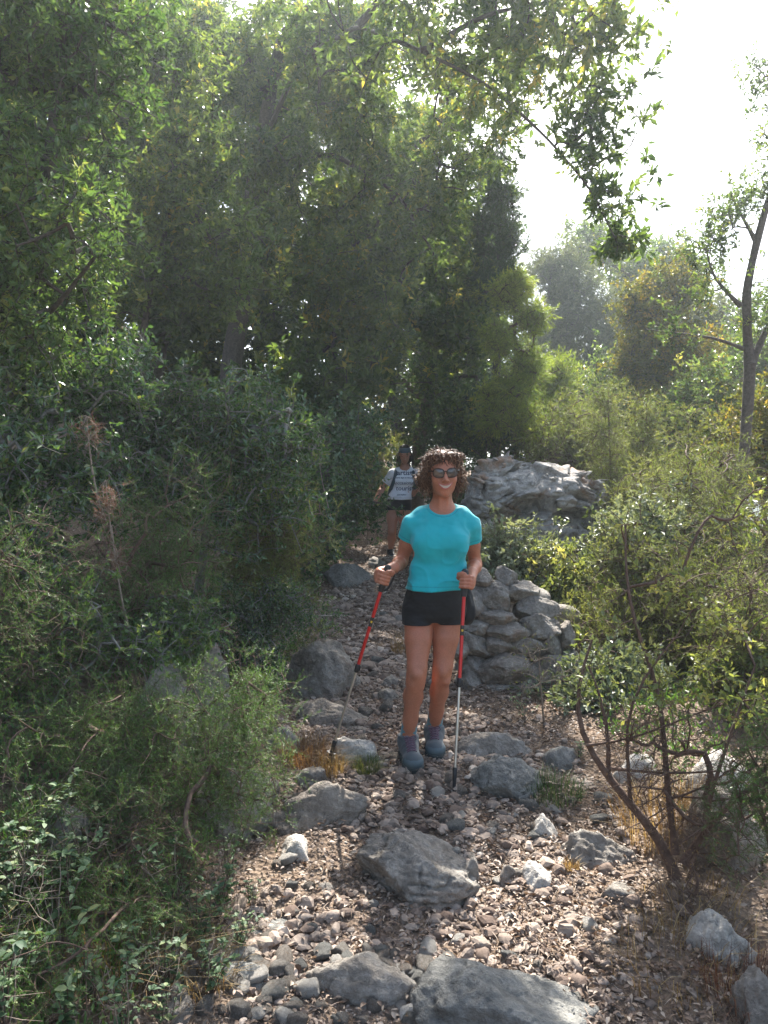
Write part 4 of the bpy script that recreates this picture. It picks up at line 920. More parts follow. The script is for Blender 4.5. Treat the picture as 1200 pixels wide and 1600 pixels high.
plant("dry_twigs", "pale leafless twigs in front of the dry stone wall", 'dead branch',
      [([G(850, 1130), P(845, 1080, 4.4), P(842, 1030, 4.4)], .006, .003)], [B(835, 1030, 4.4, .12, .1, .12), B(860, 1060, 4.4, .12, .1, .12), B(815, 1060, 4.4, .08, .1, .1)],
      60, (1, .02, .003, 'leaf'), (L_HEATH_L, M_TWIG), 103, clump=.04, per=3, tw=(2, .08), tip_r=.0014, bend=.3)
plant("dry_twigs", "grey leafless brushwood on the left bank above the lower left plants", 'dead branch',
      [([G(130, 1420), P(135, 1300, 2.75), P(120, 1230, 2.75)], .006, .003)], [B(130, 1240, 2.75, .15, .12, .12), B(200, 1330, 2.6, .2, .12, .1), B(110, 1400, 2.5, .2, .12, .1), B(300, 1400, 2.6, .15, .1, .08), B(90, 1500, 2.3, .2, .1, .08)],
      90, (1, .012, .0016, 'leaf'), (L_STRAW, M_BARK_R), 104, clump=.05, per=4, tw=(2, .09), tip_r=.0008, bend=.3)

# ---- the wood behind
WOOD = [(480, 16, [(430, 620, 1.6, 1.4), (520, 520, 1.8, 1.6), (380, 430, 2.0, 1.6)], L_DARK), (640, 17.5, [(620, 640, 1.6, 1.3), (680, 560, 1.6, 1.5), (560, 400, 1.8, 1.6)], L_OAK),
        (760, 19, [(760, 640, 1.6, 1.3), (720, 520, 1.6, 1.5), (700, 400, 1.5, 1.6)], L_DARK), (250, 15, [(180, 620, 2.2, 1.6), (320, 560, 1.8, 1.6), (200, 380, 2.2, 1.8)], L_OAK),
        (60, 14, [(20, 560, 2.0, 1.8), (60, 320, 2.0, 2.0), (20, 100, 2.0, 1.6)], L_DARK), (330, 18, [(330, 250, 2.2, 2.0), (420, 120, 2.4, 1.6), (250, 60, 2.2, 1.4)], L_OAK),
        (560, 20, [(560, 250, 2.0, 2.0), (640, 320, 1.8, 1.6), (500, 120, 2.0, 1.6)], L_OAK), (860, 21, [(850, 640, 1.6, 1.3), (900, 600, 1.8, 1.4)], L_OAK), (1000, 20, [(1000, 700, 2.0, 1.4), (1100, 660, 2.0, 1.6)], L_OAK)]
WL = ["dark tree deep in the wood left of the farther walker", "dull green tree deep in the wood above the farther walker", "dark tree deep in the wood above the front walker's head", "dull green tree high behind the left bank", "dark tall tree behind the bright evergreen at the left edge",
      "tall tree at the back under the top edge, left of centre", "tall tree at the back in the upper centre", "distant low tree between the juniper and the olive", "distant low trees' nearest crown behind the tree heaths"]
WL[8] = "distant low crown seen between the light green tree heaths"
for i, (px, d, bl, mt) in enumerate(WOOD):
    top = P(bl[-1][0], bl[-1][1], d)
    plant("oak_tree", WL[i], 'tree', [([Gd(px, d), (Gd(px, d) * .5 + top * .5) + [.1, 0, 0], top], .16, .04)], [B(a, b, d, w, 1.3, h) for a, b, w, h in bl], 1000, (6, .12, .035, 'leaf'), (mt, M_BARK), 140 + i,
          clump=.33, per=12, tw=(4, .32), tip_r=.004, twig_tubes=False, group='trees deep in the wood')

# ---- undergrowth on the banks
def undergrowth():
    r0 = np.random.default_rng(12); n = 26000
    y = 2.0 + 18 * r0.random(n) ** 1.3; hw = path_hw(y); lf = r0.random(n) < .5
    x = path_x(y) + np.where(lf, -hw - .12 - np.abs(r0.normal(size=n)) * 1.6, hw + .55 + np.abs(r0.normal(size=n)) * (1.0 + y * .3))
    ok = ~((~lf) & (y < 3.6) & (x < 1.5)); x, y = x[ok], y[ok]; n = len(x)
    cl = vnoise(np.stack([x * 2, y * 2, y * 0], 1), 3) > -.25; x, y = x[cl], y[cl]; n = len(x)
    k = 5; p = np.repeat(np.stack([x, y, gz(x, y)], 1), k, 0) + r0.normal(size=(n * k, 3)) * [.03, .03, 0]
    s = np.repeat(.6 + .06 * y, k); d = norm(r0.normal(size=(n * k, 3)) * .6 + [0, 0, .9]); p[:, 2] += r0.random(n * k) * .10 * s
    V, T, kk = leaf_geo(p, d, norm(r0.normal(size=(n * k, 3))), .04 * s, .007 * s, 'leaf')
    tag(link("undergrowth", mesh_np("undergrowth", V, [T], L_HEATH, smooth=False, attr={'rnd': np.repeat(np.clip(.45 + .25 * r0.normal(size=n * k), 0, 1), kk)})), "low green undergrowth on both banks of the path", kind='stuff')
undergrowth()
# ---------------------------------------------------------------- the two walkers
def skinmat(name, col):
    m, nt, b = mat(name); b.inputs['Roughness'].default_value = .48; b.inputs['Specular IOR Level'].default_value = .4
    f = noise_n(nt, 14, 4, .6); f2 = noise_n(nt, 160, 3, .7)
    c = ramp(nt, f, [(.3, tuple(x * .84 for x in col)), (.5, col), (.72, (col[0] * 1.12, col[1] * 1.02, col[2] * .98))])
    c = mixc(nt, .25, c, ramp(nt, f2, [(.4, (col[0] * .7, col[1] * .6, col[2] * .55)), (.6, tuple(min(1, x * 1.2) for x in col))]))
    nt.links.new(c, b.inputs['Base Color']); b.inputs['Subsurface Weight'].default_value = .18; b.inputs['Subsurface Radius'].default_value = (1, .35, .2); b.inputs['Subsurface Scale'].default_value = .012
    bump(nt, b, f2, .12, .002)
    return m
def clothmat(name, col, rough=.8, wv=900, st=.15, sheen=.2):
    m, nt, b = mat(name); b.inputs['Roughness'].default_value = rough; b.inputs['Sheen Weight'].default_value = sheen; b.inputs['Specular IOR Level'].default_value = .3
    f = noise_n(nt, 6, 4, .6); nt.links.new(ramp(nt, f, [(.3, tuple(x * .88 for x in col)), (.7, tuple(min(1, x * 1.08) for x in col))]), b.inputs['Base Color'])
    bump(nt, b, noise_n(nt, wv * .35, 2, .5), st, .001)
    return m
M_SKIN = skinmat("skin_tanned", (.42, .17, .10)); M_SKIN2 = skinmat("skin_ruddy", (.42, .20, .13))
M_TURQ = clothmat("turquoise_cloth", (.004, .40, .45), .62); M_TURQ2 = clothmat('turquoise_seam', (.003, .29, .33), .7); M_WHITE2 = clothmat('white_seam', (.58, .59, .64), .85); M_WHITE = clothmat("white_cotton", (.78, .79, .84), .85); M_BLACK = clothmat("black_cloth", (.012, .014, .017), .7, sheen=.05)
M_SOCK = clothmat("sock_knit", (.13, .26, .30), .95, 300, .5); M_BOOT = clothmat("boot_fabric", (.065, .08, .09), .75, 200, .4); M_LACE = clothmat("boot_laces", (.13, .075, .105), .8); M_TONG = clothmat('boot_tongue', (.095, .07, .095), .85); M_RAND = plain('boot_rand', (.085, .12, .135), .7, bs=.3); M_PANEL = clothmat('boot_panel', (.035, .045, .055), .8); M_SOLE = plain("boot_sole", (.035, .045, .045), .8, bs=.3)
M_HAIR = attr_material("brown_hair", [(0, (.04, .017, .009)), (.4, (.12, .052, .027)), (.75, (.24, .125, .068)), (1, (.36, .21, .12))], .52, 90)
M_HAIR2 = attr_material("dark_hair", [(0, (.012, .009, .008)), (1, (.06, .04, .03))], .45, 90)
M_LIP = plain("lips", (.42, .12, .10), .4); M_TEETH = plain("teeth", (.52, .47, .40), .3); M_BAND = clothmat("head_band", (.09, .12, .14), .9)
M_GLASS = plain("sunglass_lens", (.05, .035, .03), .06, spec=1.0); M_FRAME = plain("sunglass_frame", (.035, .016, .010), .22, nz=.5, nsc=120)
M_PACK = clothmat("backpack_cloth", (.035, .06, .085), .75)
M_INK = plain("shirt_print", (.012, .02, .08), .8)
V3 = lambda *a: np.array(a, float)

def mtx(yaw=0, pitch=0, roll=0):
    return np.array(Euler((pitch, roll, yaw)).to_matrix())
def arc(c, ax, o, f, degs, rads, offs):
    return [c + ax * s + r * (math.cos(R(t)) * o + math.sin(R(t)) * f) for t, r, s in zip(degs, rads, offs)]
def chain(pts, rads, k): return [('rc', pts[i], pts[i + 1], rads[i], rads[i + 1], k) for i in range(len(pts) - 1)]

def head_prims(hc, M, sc=1.0):
    h = lambda x, y, z: hc + M @ (V3(x, y, z) * sc)
    e = lambda c, r, k: ('el', h(*c), np.array(r) * sc, k * sc, M)
    L = [e((0, .018, .032), (.073, .090, .083), .02), e((0, -.030, -.010), (.060, .056, .075), .03), e((0, -.036, -.062), (.050, .046, .046), .03),
         e((0, -.064, -.098), (.021, .018, .016), .022), e((.034, -.058, -.030), (.024, .022, .024), .02), e((-.034, -.058, -.030), (.024, .022, .024), .02),
         ('rc', h(-.030, -.078, .020), h(.030, -.078, .020), .010 * sc, .010 * sc, .014), ('rc', h(0, -.082, .012), h(0, -.112, -.030), .0075 * sc, .0105 * sc, .010), e((0, -.100, -.034), (.010, .014, .009), .006),
         ('rc', h(.013, -.096, -.036), h(-.013, -.096, -.036), .0075 * sc, .0075 * sc, .004), e((0, -.076, -.060), (.026, .016, .017), .014),
         e((.075, .010, -.008), (.010, .018, .030), .006), e((-.075, .010, -.008), (.010, .018, .030), .006)]
    return L, h

def strands(r0, V, N, n, length, rad, hr, down, mb, turns=3.0, hc=None):
    "curled locks grown from a hair mass"
    idx = r0.choice(len(V), n); root = V[idx]; nn = N[idx]
    g = np.array([0, 0, -1.0]); tang = norm(g - (nn @ g)[:, None] * nn + r0.normal(size=(n, 3)) * .55)
    side = np.cross(nn, tang); NP = 22; T = np.linspace(0, 1, NP)[None, :, None]; L = (length * r0.uniform(.5, 1.25, n))[:, None, None]
    out = nn[:, None] * (.18 * np.sin(T * math.pi) * L + .05 * L)
    p = root[:, None] - nn[:, None] * .004 + tang[:, None] * T * L * (1 - down * .3) + out + np.array([0, 0, -1]) * (T ** 2) * L * down * .5
    ph = r0.uniform(0, 6.28, n)[:, None, None]; h = hr * r0.uniform(.5, 1.3, n)[:, None, None] * np.minimum(T * 3, 1)
    p = p + (nn[:, None] * np.cos(T * 6.28 * turns + ph) + side[:, None] * np.sin(T * 6.28 * turns + ph)) * h
    v, f = tube_np(list(p), [rad * (1 - .6 * np.linspace(0, 1, NP) ** 2)] * n, 4)
    mb.add(v, f, 0, np.repeat(np.clip(.45 + .28 * r0.normal(size=n), 0, 1), NP * 4))

def normals(V, Q):
    n = np.cross(V[Q[:, 2]] - V[Q[:, 0]], V[Q[:, 3]] - V[Q[:, 1]]); out = np.zeros_like(V)
    for i in range(4):
        for c in range(3): out[:, c] += np.bincount(Q[:, i], n[:, c], len(V))
    return norm(out)

def bvh_of(V, Q):
    from mathutils.bvhtree import BVHTree
    return BVHTree.FromPolygons([tuple(v) for v in V], [tuple(int(i) for i in q) for q in Q])
def snap(bv, p, d, off=.001, far=.12):
    "slide p along d onto the surface, then lift it by off"
    d = norm(np.asarray(d, float)); h = bv.ray_cast(Vector(np.asarray(p) - d * far), Vector(d), far * 2.2)
    return np.array(h[0]) - d * off if h[0] else np.asarray(p, float)
def boot(root, A, gz0, yaw, pitch, sc=1.0, laces=True):
    M = mtx(yaw, 0, 0); w = lambda x, y, z: V3(A[0], A[1], gz0) + M @ (V3(x, y, z + y * math.tan(pitch)) * sc)
    zt = (A[2] - gz0) / sc
    pr = [('rc', w(0, .0, zt + .035), w(0, .0, zt - .02), .047 * sc, .044 * sc, .02), ('rc', w(0, .028, .055), w(0, 0, .06), .038 * sc, .042 * sc, .02), ('rc', w(0, -.01, zt - .02), w(0, -.08, .062), .043 * sc, .036 * sc, .03),
          ('rc', w(0, -.03, .045), w(.004, -.155, .040), .040 * sc, .036 * sc, .02), ('el', w(.004, -.145, .038), (.047 * sc, .055 * sc, .034 * sc), .02, M), ('el', w(0, .02, .05), (.037 * sc, .045 * sc, .045 * sc), .02, M)]
    Fd = Field(w(0, -.05, .08) - .26 * sc, w(0, -.05, .08) + .26 * sc, .005 * sc); Fd.prims(pr)
    Fd.cut(lambda p: w(0, 0, .022)[2] - p[..., 2] + (p[..., 1] - A[1]) * math.tan(pitch)); Fd.cut(lambda p: p[..., 2] - w(0, 0, zt + .010)[2])
    V, Q = Fd.mesh(); V = vsmooth(V, Q, 1, .4); bb = bvh_of(V, Q)
    cen = (V[Q].mean(1) - V3(A[0], A[1], gz0)) / sc; cen[:, 2] -= cen[:, 1] * math.tan(pitch)
    mi = np.where((cen[:, 2] < .036 + .022 * np.clip((-cen[:, 1] - .13) / .03, 0, 1) + .016 * np.clip((cen[:, 1] - .02) / .02, 0, 1)), 1, 0); mi[(np.abs(cen[:, 1] + .075 + .4 * (cen[:, 2] - .06)) < .011) & (cen[:, 2] > .036)] = 2
    b = link("boot", mesh_np("boot", V, [Q], [M_BOOT, M_RAND, M_PANEL], mi), root)
    Fd = Field(w(0, -.05, .08) - .26 * sc, w(0, -.05, .08) + .26 * sc, .005 * sc)
    Fd.prims([('rc', w(0, .028, .02), w(0, -.06, .02), .043 * sc, .042 * sc, .01), ('rc', w(0, -.06, .02), w(.004, -.150, .02), .042 * sc, .050 * sc, .02)])
    top = lambda p: p[..., 2] - (w(0, 0, .026)[2] + (p[..., 1] - A[1]) * math.tan(pitch)); bot = lambda p: w(0, 0, -.004)[2] + (p[..., 1] - A[1]) * math.tan(pitch) - p[..., 2]
    Fd.cut(top); Fd.cut(bot)
    V, Q = Fd.mesh(); s = link("sole", mesh_np("sole", V, [Q], M_SOLE)); s.data.transform(Matrix.Translation(-Vector(root.location))); s.parent = b
    if laces:
        down = M @ V3(0, .75, -.66); S = lambda x, y, z, o=.001: snap(bb, w(x, y, z), down, o * sc)
        ys = np.linspace(-.040, -.128, 9); zz = np.interp(ys, [-.128, -.09, -.040], [.068, .085, zt]); mb = MB(); rows = [[S(x, y, z, .0035) for x in np.linspace(-.017, .017, 6)] for y, z in zip(ys, zz)]
        mb.add(np.array(rows).reshape(-1, 3), [[r * 6 + c, r * 6 + c + 1, r * 6 + c + 7, r * 6 + c + 6] for r in range(8) for c in range(5)]); tg = link('tongue', mb.mesh('tongue', M_TONG)); tg.data.transform(Matrix.Translation(-Vector(root.location))); tg.parent = b
        mb = MB()
        for i in range(6):
            y = -.042 - .0145 * i; z = np.interp(y, [-.128, -.09, -.040], [.068, .085, zt]); y2 = y - .013; z2 = np.interp(y2, [-.128, -.09, -.040], [.068, .085, zt])
            for sg in (-1, 1): mb.tube([S(sg * .022, y, z, .003), S(sg * .011, y * .75 + y2 * .25, z * .75 + z2 * .25, .006), S(0, (y + y2) / 2, (z + z2) / 2, .0075), S(-sg * .011, y * .25 + y2 * .75, z * .25 + z2 * .75, .006), S(-sg * .022, y2, z2, .003)], .0022 * sc, 5)
        t0 = S(0, -.046, zt, .009)
        for sg in (-1, 1): mb.tube(resample([t0, t0 + M @ V3(sg * .022, -.012, .012), t0 + M @ V3(sg * .034, -.016, -.006), t0 + M @ V3(sg * .018, -.012, -.014), t0], .004), .0020 * sc, 5); mb.tube([t0, t0 + M @ V3(sg * .012, -.014, -.02), t0 + M @ V3(sg * .018, -.020, -.045)], .0018 * sc, 5)
        l = link("laces", mb.mesh("laces", M_LACE)); l.data.transform(Matrix.Translation(-Vector(root.location))); l.parent = b
    return b
def sock(root, A, up, r, K):
    mb = MB(); z = np.linspace(-.02, up, 9); d = (K - A) / (K - A)[2]; p = A + d * z[:, None] + V3(0, .004, 0); mb.tube(p, r + .0016 * np.sin(z * 230), 20); link("sock", mb.mesh("sock", M_SOCK), root)

def build(root, body, hand_pr, torso, armS, h, mats, shirt_hem, sleeve_cut, neck_c, neck_r, short_top, short_hem, legs, folds, seed, lo, hi):
    mskin, mshirt, mshort = mats
    Fd = Field(lo, hi, h); Fd.prims(body); Fd.prims(hand_pr); V, Q = Fd.mesh(); V = vsmooth(V, Q, 1, .35)
    link("body", mesh_np("body", V, [Q], mskin), root); global BODY_BV; BODY_BV = bvh_of(V, Q)
    # shirt
    Fs = Field([lo[0], lo[1], shirt_hem - .03], [hi[0], hi[1], neck_c[2] + .08], h * 1.05); Fs.prims(torso, .007); Fs.prims(armS, .0125)
    _, p = Fs.sub(Fs.lo, Fs.lo + Fs.h * Fs.n)
    q = p * folds[1] + seed
    drape = folds[0] * (fbm(q, 3, seed) + .8 * vnoise(p * [9, 9, 26] + 4.1, seed + 3) * np.clip((neck_c[2] - .22 - p[..., 2]) / .15, 0, 1))
    rg = (1 - np.abs(vnoise((p + .05 * np.stack([vnoise(p * 6, 51), vnoise(p * 6, 52), vnoise(p * 6, 53)], -1)) * [12, 12, 11] + seed, 54))) ** 5
    drape = drape - .0065 * rg * (.35 + .65 * np.clip((neck_c[2] - .20 - p[..., 2]) / .2, 0, 1))
    flare = .004 * np.clip((shirt_hem + .10 - p[..., 2]) / .10, 0, 1)
    Fs.F += (drape - flare).astype(np.float32)
    Fs.cut(lambda p: shirt_hem + .004 * np.sin(p[..., 0] * 21) - p[..., 2]); Fs.cut(lambda p: -ellip(p, neck_c, neck_r))
    for c, n in sleeve_cut:
        c = np.asarray(c); n = norm(np.asarray(n, float)); Fs.cut(lambda p, c=c, n=n: np.where(np.linalg.norm(p - c, axis=-1) < .13, (p - c) @ n, -1.0))
    V, Q = Fs.mesh(); V = vsmooth(V, Q, 1, .4); sv = V; ce = V[Q].mean(1); k0 = np.linalg.norm((ce - neck_c) / (np.asarray(neck_r) + .013), axis=-1)
    mi = (np.abs(ce[:, 2] - shirt_hem - .022) < h * .6) | (np.abs(k0 - 1) < .028)
    for c, n in sleeve_cut: dd = (ce - np.asarray(c)) @ norm(np.asarray(n, float)); mi |= (np.abs(dd + .020) < h * .6) & (np.linalg.norm(ce - c, axis=1) < .11)
    shirt = link("tshirt", mesh_np("tshirt", V, [Q], list(mshirt), mi.astype(int)), root)
    # shorts
    Fo = Field([lo[0], lo[1], short_hem - .03], [hi[0], hi[1], short_top + .03], h * 1.05); Fo.prims(torso, .005); Fo.prims(legs, .010)
    _, p = Fo.sub(Fo.lo, Fo.lo + Fo.h * Fo.n); Fo.F += (.002 * fbm(p * [22, 22, 40], 3, seed + 9)).astype(np.float32)
    Fo.cut(lambda p: short_hem - p[..., 2] - .04 * np.clip(abs(p[..., 0] - torso[0][1][0][1]) - .1, 0, 1)); Fo.cut(lambda p: p[..., 2] - short_top)
    cx0 = torso[0][1][0][1]; Fo.cut(lambda p: -rcone(p, V3(cx0 + .003, torso[0][1][0][2] - .3, short_hem - .01), V3(cx0 + .003, torso[0][1][0][2] + .3, short_hem - .01), .017, .017), k=.02)
    V, Q = Fo.mesh(); link("shorts", mesh_np("shorts", V, [Q], mshort), root)
    return sv

def front_walker():
    root = empty("person", (.23, 4.02, float(gz(.23, 4.02))), "curly haired woman in sunglasses, turquoise t-shirt and black shorts with two red poles", 'person')
    D = 4.02
    T = [(1.03, .258, 4.04, .125, .095), (1.06, .258, 4.04, .155, .112), (1.11, .260, 4.04, .160, .118), (1.20, .272, 4.03, .146, .108), (1.29, .281, 4.02, .135, .098), (1.345, .286, 4.02, .133, .098),
         (1.42, .290, 4.02, .138, .104), (1.49, .294, 4.025, .150, .102), (1.545, .297, 4.03, .150, .088), (1.585, .299, 4.03, .118, .068), (1.61, .301, 4.03, .075, .055)]
    torso = [('loft', T, .03), ('el', (.228, 3.95, 1.432), (.064, .043, .062), .05), ('el', (.350, 3.95, 1.432), (.064, .043, .062), .05), ('el', (.262, 3.96, 1.20), (.10, .045, .09), .05)]
    SL, EL, WL_ = V3(.150, 4.035, 1.532), V3(.092, 4.12, 1.335), V3(.052, 3.925, 1.318)
    SR, ER, WR = V3(.448, 4.035, 1.528), V3(.487, 4.12, 1.320), V3(.446, 3.925, 1.292)
    def arm(S, E, W, s):
        m = lambda a, b, t: a + (b - a) * t
        return [('rc', S + V3(.03 * -s, 0, .01), S, .044, .044, .03), ('rc', S, m(S, E, .5), .043, .037, .025), ('rc', m(S, E, .5), E, .037, .0315, .02), ('rc', E, m(E, W, .35), .033, .034, .02), ('rc', m(E, W, .35), W, .034, .0225, .02)]
    aL, aR = arm(SL, EL, WL_, -1), arm(SR, ER, WR, 1)
    tipL, tipR = G(513, 1192), G(709, 1242); topL, topR = P(607, 884, 3.83), P(727, 890, 3.83)
    def grip(top, tip, o, W):
        ax = norm(tip - top); f = V3(0, -1, 0); f = norm(f - (f @ ax) * ax); o = norm(o - (o @ ax) * ax - (o @ f) * f); c = top
        pr = []
        for i in range(4):
            s = .036 + i * .0172; R_ = [.90, .94, .90, .84][i]; e = [205, 215, 208, 190][i]
            pts = arc(c, ax, o, f, [18, 52, 100, 150, e], [.038 * R_, .035 * R_, .0265, .0245, .023], [s, s - .001, s, s + .001, s + .002])
            pr += chain(pts, [.0092, .0090, .0084, .0078, .0068], .0035)
        pts = arc(c, ax, o, f, [-75, -140, 172, 128, 95], [.042, .036, .031, .029, .0285], [.058, .040, .026, .022, .024]); pr += chain(pts, [.0145, .0120, .0102, .0092, .0076], .005)
        k1 = arc(c, ax, o, f, [10, 10, -30, -30], [.036, .036, .040, .040], [.039, .085, .042, .084])
        pr += [('rc', k1[0], k1[1], .0115, .0105, .010), ('rc', k1[2], k1[3], .0145, .0135, .010), ('rc', (k1[2] + k1[3]) / 2, W, .020, .023, .02), ('rc', k1[2], W, .017, .023, .02)]
        return pr
    hands = grip(topL, tipL, V3(-1, 0, 0), WL_) + grip(topR, tipR, V3(1, 0, 0), WR)
    hipL, knL, anL = V3(.186, 4.04, 1.08), V3(*P(651, 1055, 3.91)), V3(.124, 3.985, .445)
    hipR, knR, anR = V3(.336, 4.05, 1.08), V3(*P(691, 1050, 3.99)), V3(.268, 4.13, .452)
    def leg(H, K, A, s):
        m = lambda a, b, t: a + (b - a) * t
        return [('rc', H, m(H, K, .45), .084, .069, .008), ('rc', m(H, K, .45), m(H, K, .9), .069, .048, .012), ('rc', m(H, K, .9), m(K, A, .12), .048, .043, .02), ('el', K + V3(0, -.030, .004), (.029, .026, .034), .012), ('el', K + V3(s * .018, -.020, -.045), (.018, .02, .02), .014),
                ('rc', m(K, A, .05) + V3(0, .012, 0), m(K, A, .36) + V3(s * .001, .020, 0), .042, .0455, .03), ('rc', m(K, A, .36) + V3(s * .001, .020, 0), m(K, A, .78) + V3(0, .008, 0), .0455, .0325, .03), ('rc', m(K, A, .7), A, .036, .031, .02),
                ('rc', m(K, A, .1) + V3(0, -.012, 0), A + V3(0, -.008, 0), .034, .025, .02)]
    lL, lR = leg(hipL, knL, anL, -1), leg(hipR, knR, anR, 1)
    hc = V3(.303, 3.985, 1.800); HM = mtx(.06, R(4), R(-2)); hp, h = head_prims(hc, HM, 1.04)
    neck = [('rc', h(0, .022, -.075), V3(.302, 4.035, 1.60), .048, .055, .02), ('rc', V3(.302, 4.04, 1.62), V3(.23, 4.04, 1.585), .042, .034, .04), ('rc', V3(.302, 4.04, 1.62), V3(.37, 4.04, 1.583), .042, .034, .04),
            ('rc', h(.022, -.02, -.09), V3(.312, 3.985, 1.60), .012, .010, .012), ('rc', h(-.022, -.02, -.09), V3(.290, 3.985, 1.60), .012, .010, .012)]
    body = torso[:1] + torso[1:] + aL + aR + lL + lR + neck + hp
    feet = [('rc', anL, anL + V3(0, -.09, -.06), .032, .025, .02), ('rc', anR, anR + V3(0, -.09, -.06), .032, .025, .02)]
    m = lambda a, b, t: a + (b - a) * t
    sl = [(m(SL, EL, .36), EL - SL), (m(SR, ER, .38), ER - SR)]
    arms_cloth = [('rc', V3(.20, 4.035, 1.568), SL, .040, .040, .03), ('rc', SL, m(SL, EL, .7), .041, .042, .025), ('rc', V3(.40, 4.035, 1.566), SR, .040, .040, .03), ('rc', SR, m(SR, ER, .7), .041, .042, .025),
                  ('rc', V3(.302, 4.045, 1.610), V3(.20, 4.04, 1.575), .040, .036, .03), ('rc', V3(.302, 4.045, 1.610), V3(.40, 4.04, 1.573), .040, .036, .03)]
    sv = build(root, body + feet, hands, torso, arms_cloth, .0042, (M_SKIN, (M_TURQ, M_TURQ2), M_BLACK), 1.198, sl, V3(.303, 3.985, 1.655), (.077, .10, .072), 1.23, 1.020,
               lL[:2] + lR[:2], (.0045, V3(12, 12, 11)), 5, V3(-.10, 3.70, .36), V3(.62, 4.28, 1.93))
    # stitched edges of neck and sleeves are left to the cloth; face
    fd = HM @ V3(0, 1, 0); F_ = lambda x, z, o=0.0: snap(BODY_BV, h(x, -.08, z), fd, o, .08)
    xl = np.linspace(-.035, .035, 13); tq = np.abs(xl) / .035; taper = np.sqrt(np.clip(1 - tq ** 2, .03, 1))
    zu = -.0560 + .0125 * tq ** 2; zl = -.0745 + .031 * tq ** 2.2
    mb = MB(); mb.tube([F_(x, z, .0008) for x, z in zip(xl, zu)], .0031 * taper, 6); mb.tube([F_(x, z, .0012) for x, z in zip(xl, zl)], .0042 * taper, 6); link("lips", mb.mesh("lips", M_LIP), root)
    mb = MB(); v = []
    for x, a, b in zip(xl[1:-1], zu[1:-1], zl[1:-1]): v += [F_(x, a, .0006), F_(x, (a + b) / 2, .0010), F_(x, b, .0006)]
    mb.add(v, [[3 * i + k, 3 * i + 1 + k, 3 * i + 4 + k, 3 * i + 3 + k] for i in range(10) for k in (0, 1)]); link("teeth", mb.mesh("teeth", M_TEETH), root)
    # sunglasses
    gl = MB(); fr = MB(); t = np.linspace(0, 2 * math.pi, 21)[:-1]
    for s in (-1, 1):
        ex = lambda a, b, yo: np.array([h(s * .0325 + a * np.sign(math.cos(q)) * abs(math.cos(q)) ** .75, -.0985 + 2.4 * (abs(s * .0325 + a * math.cos(q)) ** 2) * 2 + yo, .003 + b * np.sign(math.sin(q)) * abs(math.sin(q)) ** .8 + .002 * s * math.cos(q)) for q in t])
        rim = ex(.0265, .0215, 0); ln = ex(.0245, .0195, 0); c = h(s * .0325, -.100, .003)
        gl.add(np.vstack([ln, c[None]]), [[i, (i + 1) % 20, 20] for i in range(20)]); fr.tube(np.vstack([rim, rim[:2]]), .0032, 6, caps=False)
        fr.tube([h(s * .056, -.086, .012), h(s * .070, -.075, .014), h(s * .079, -.03, .010), h(s * .080, .012, .004)], [.0042, .0036, .0028, .0024], 6)
        hb = MB()
    fr.tube([h(-.010, -.0975, .008), h(0, -.1015, .011), h(.010, -.0975, .008)], .0028, 6)
    sg = link("sunglasses", fr.mesh("sunglasses", M_FRAME), root); l = link("lens", gl.mesh("lens", M_GLASS, smooth=True)); l.data.transform(Matrix.Translation(-Vector(root.location))); l.parent = sg
    # curly hair
    Fh = Field(hc - .20, hc + .20, .0045); e = lambda c, r, k: ('el', h(*c), np.array(r), k, HM)
    Fh.prims([e((0, .028, .045), (.083, .094, .074), .02), e((.062, .018, -.005), (.030, .055, .062), .03), e((-.068, .018, -.005), (.034, .055, .058), .03), e((-.094, .010, -.008), (.026, .040, .034), .02), e((-.078, .02, -.052), (.018, .035, .024), .02),
              e((0, .065, -.03), (.075, .055, .075), .03), e((.048, -.030, .080), (.044, .046, .026), .02), e((-.048, -.032, .070), (.042, .050, .032), .02), e((.080, .01, -.036), (.022, .04, .036), .02)])
    Fh.cut(lambda p: -ellip(p, h(.002, -.105, -.035), (.062, .088, .098), HM), k=.012)
    _, p = Fh.sub(Fh.lo, Fh.lo + Fh.h * Fh.n); Fh.F += (.011 * np.abs(vnoise(p * 48, 3)) + .008 * vnoise(p * 27, 4) - .004).astype(np.float32)
    V, Q = Fh.mesh(); N = normals(V, Q); mb = MB(); mb.add(V, Q, 0, np.clip(.3 + .3 * vnoise(V * 90, 6), 0, 1))
    r0 = np.random.default_rng(4); ok = ((V - hc) @ HM); sel = ~((ok[:, 1] < -.055) & (ok[:, 2] < .055) & (np.abs(ok[:, 0]) < .056)); strands(r0, V[sel], N[sel], 1500, .050, .0016, .0085, .8, mb, .85)
    sel2 = (ok[:, 1] < -.04) & (ok[:, 2] > .07) & (ok[:, 2] < .11); strands(r0, V[sel2], N[sel2], 34, .034, .0017, .0055, .5, mb, 1.6)
    sel3 = (ok[:, 0] < -.08); strands(r0, V[sel3], N[sel3], 110, .048, .0016, .007, .5, mb, 2.0)
    link("hair", mb.mesh("hair", M_HAIR, at=True), root)
    boot(root, anL, .337, .10, .07, 1.10); boot(root, anR, .352, -.05, .06, 1.10)
    sock(root, anL, .070, .0405, knL); sock(root, anR, .085, .0405, knR)
    w_ = MB(); w_.tube(arc(WR, norm(ER - WR), V3(1, 0, 0), V3(0, 0, 1), np.linspace(0, 360, 17), [.0265] * 17, [.012] * 17), .0028, 5, caps=False)
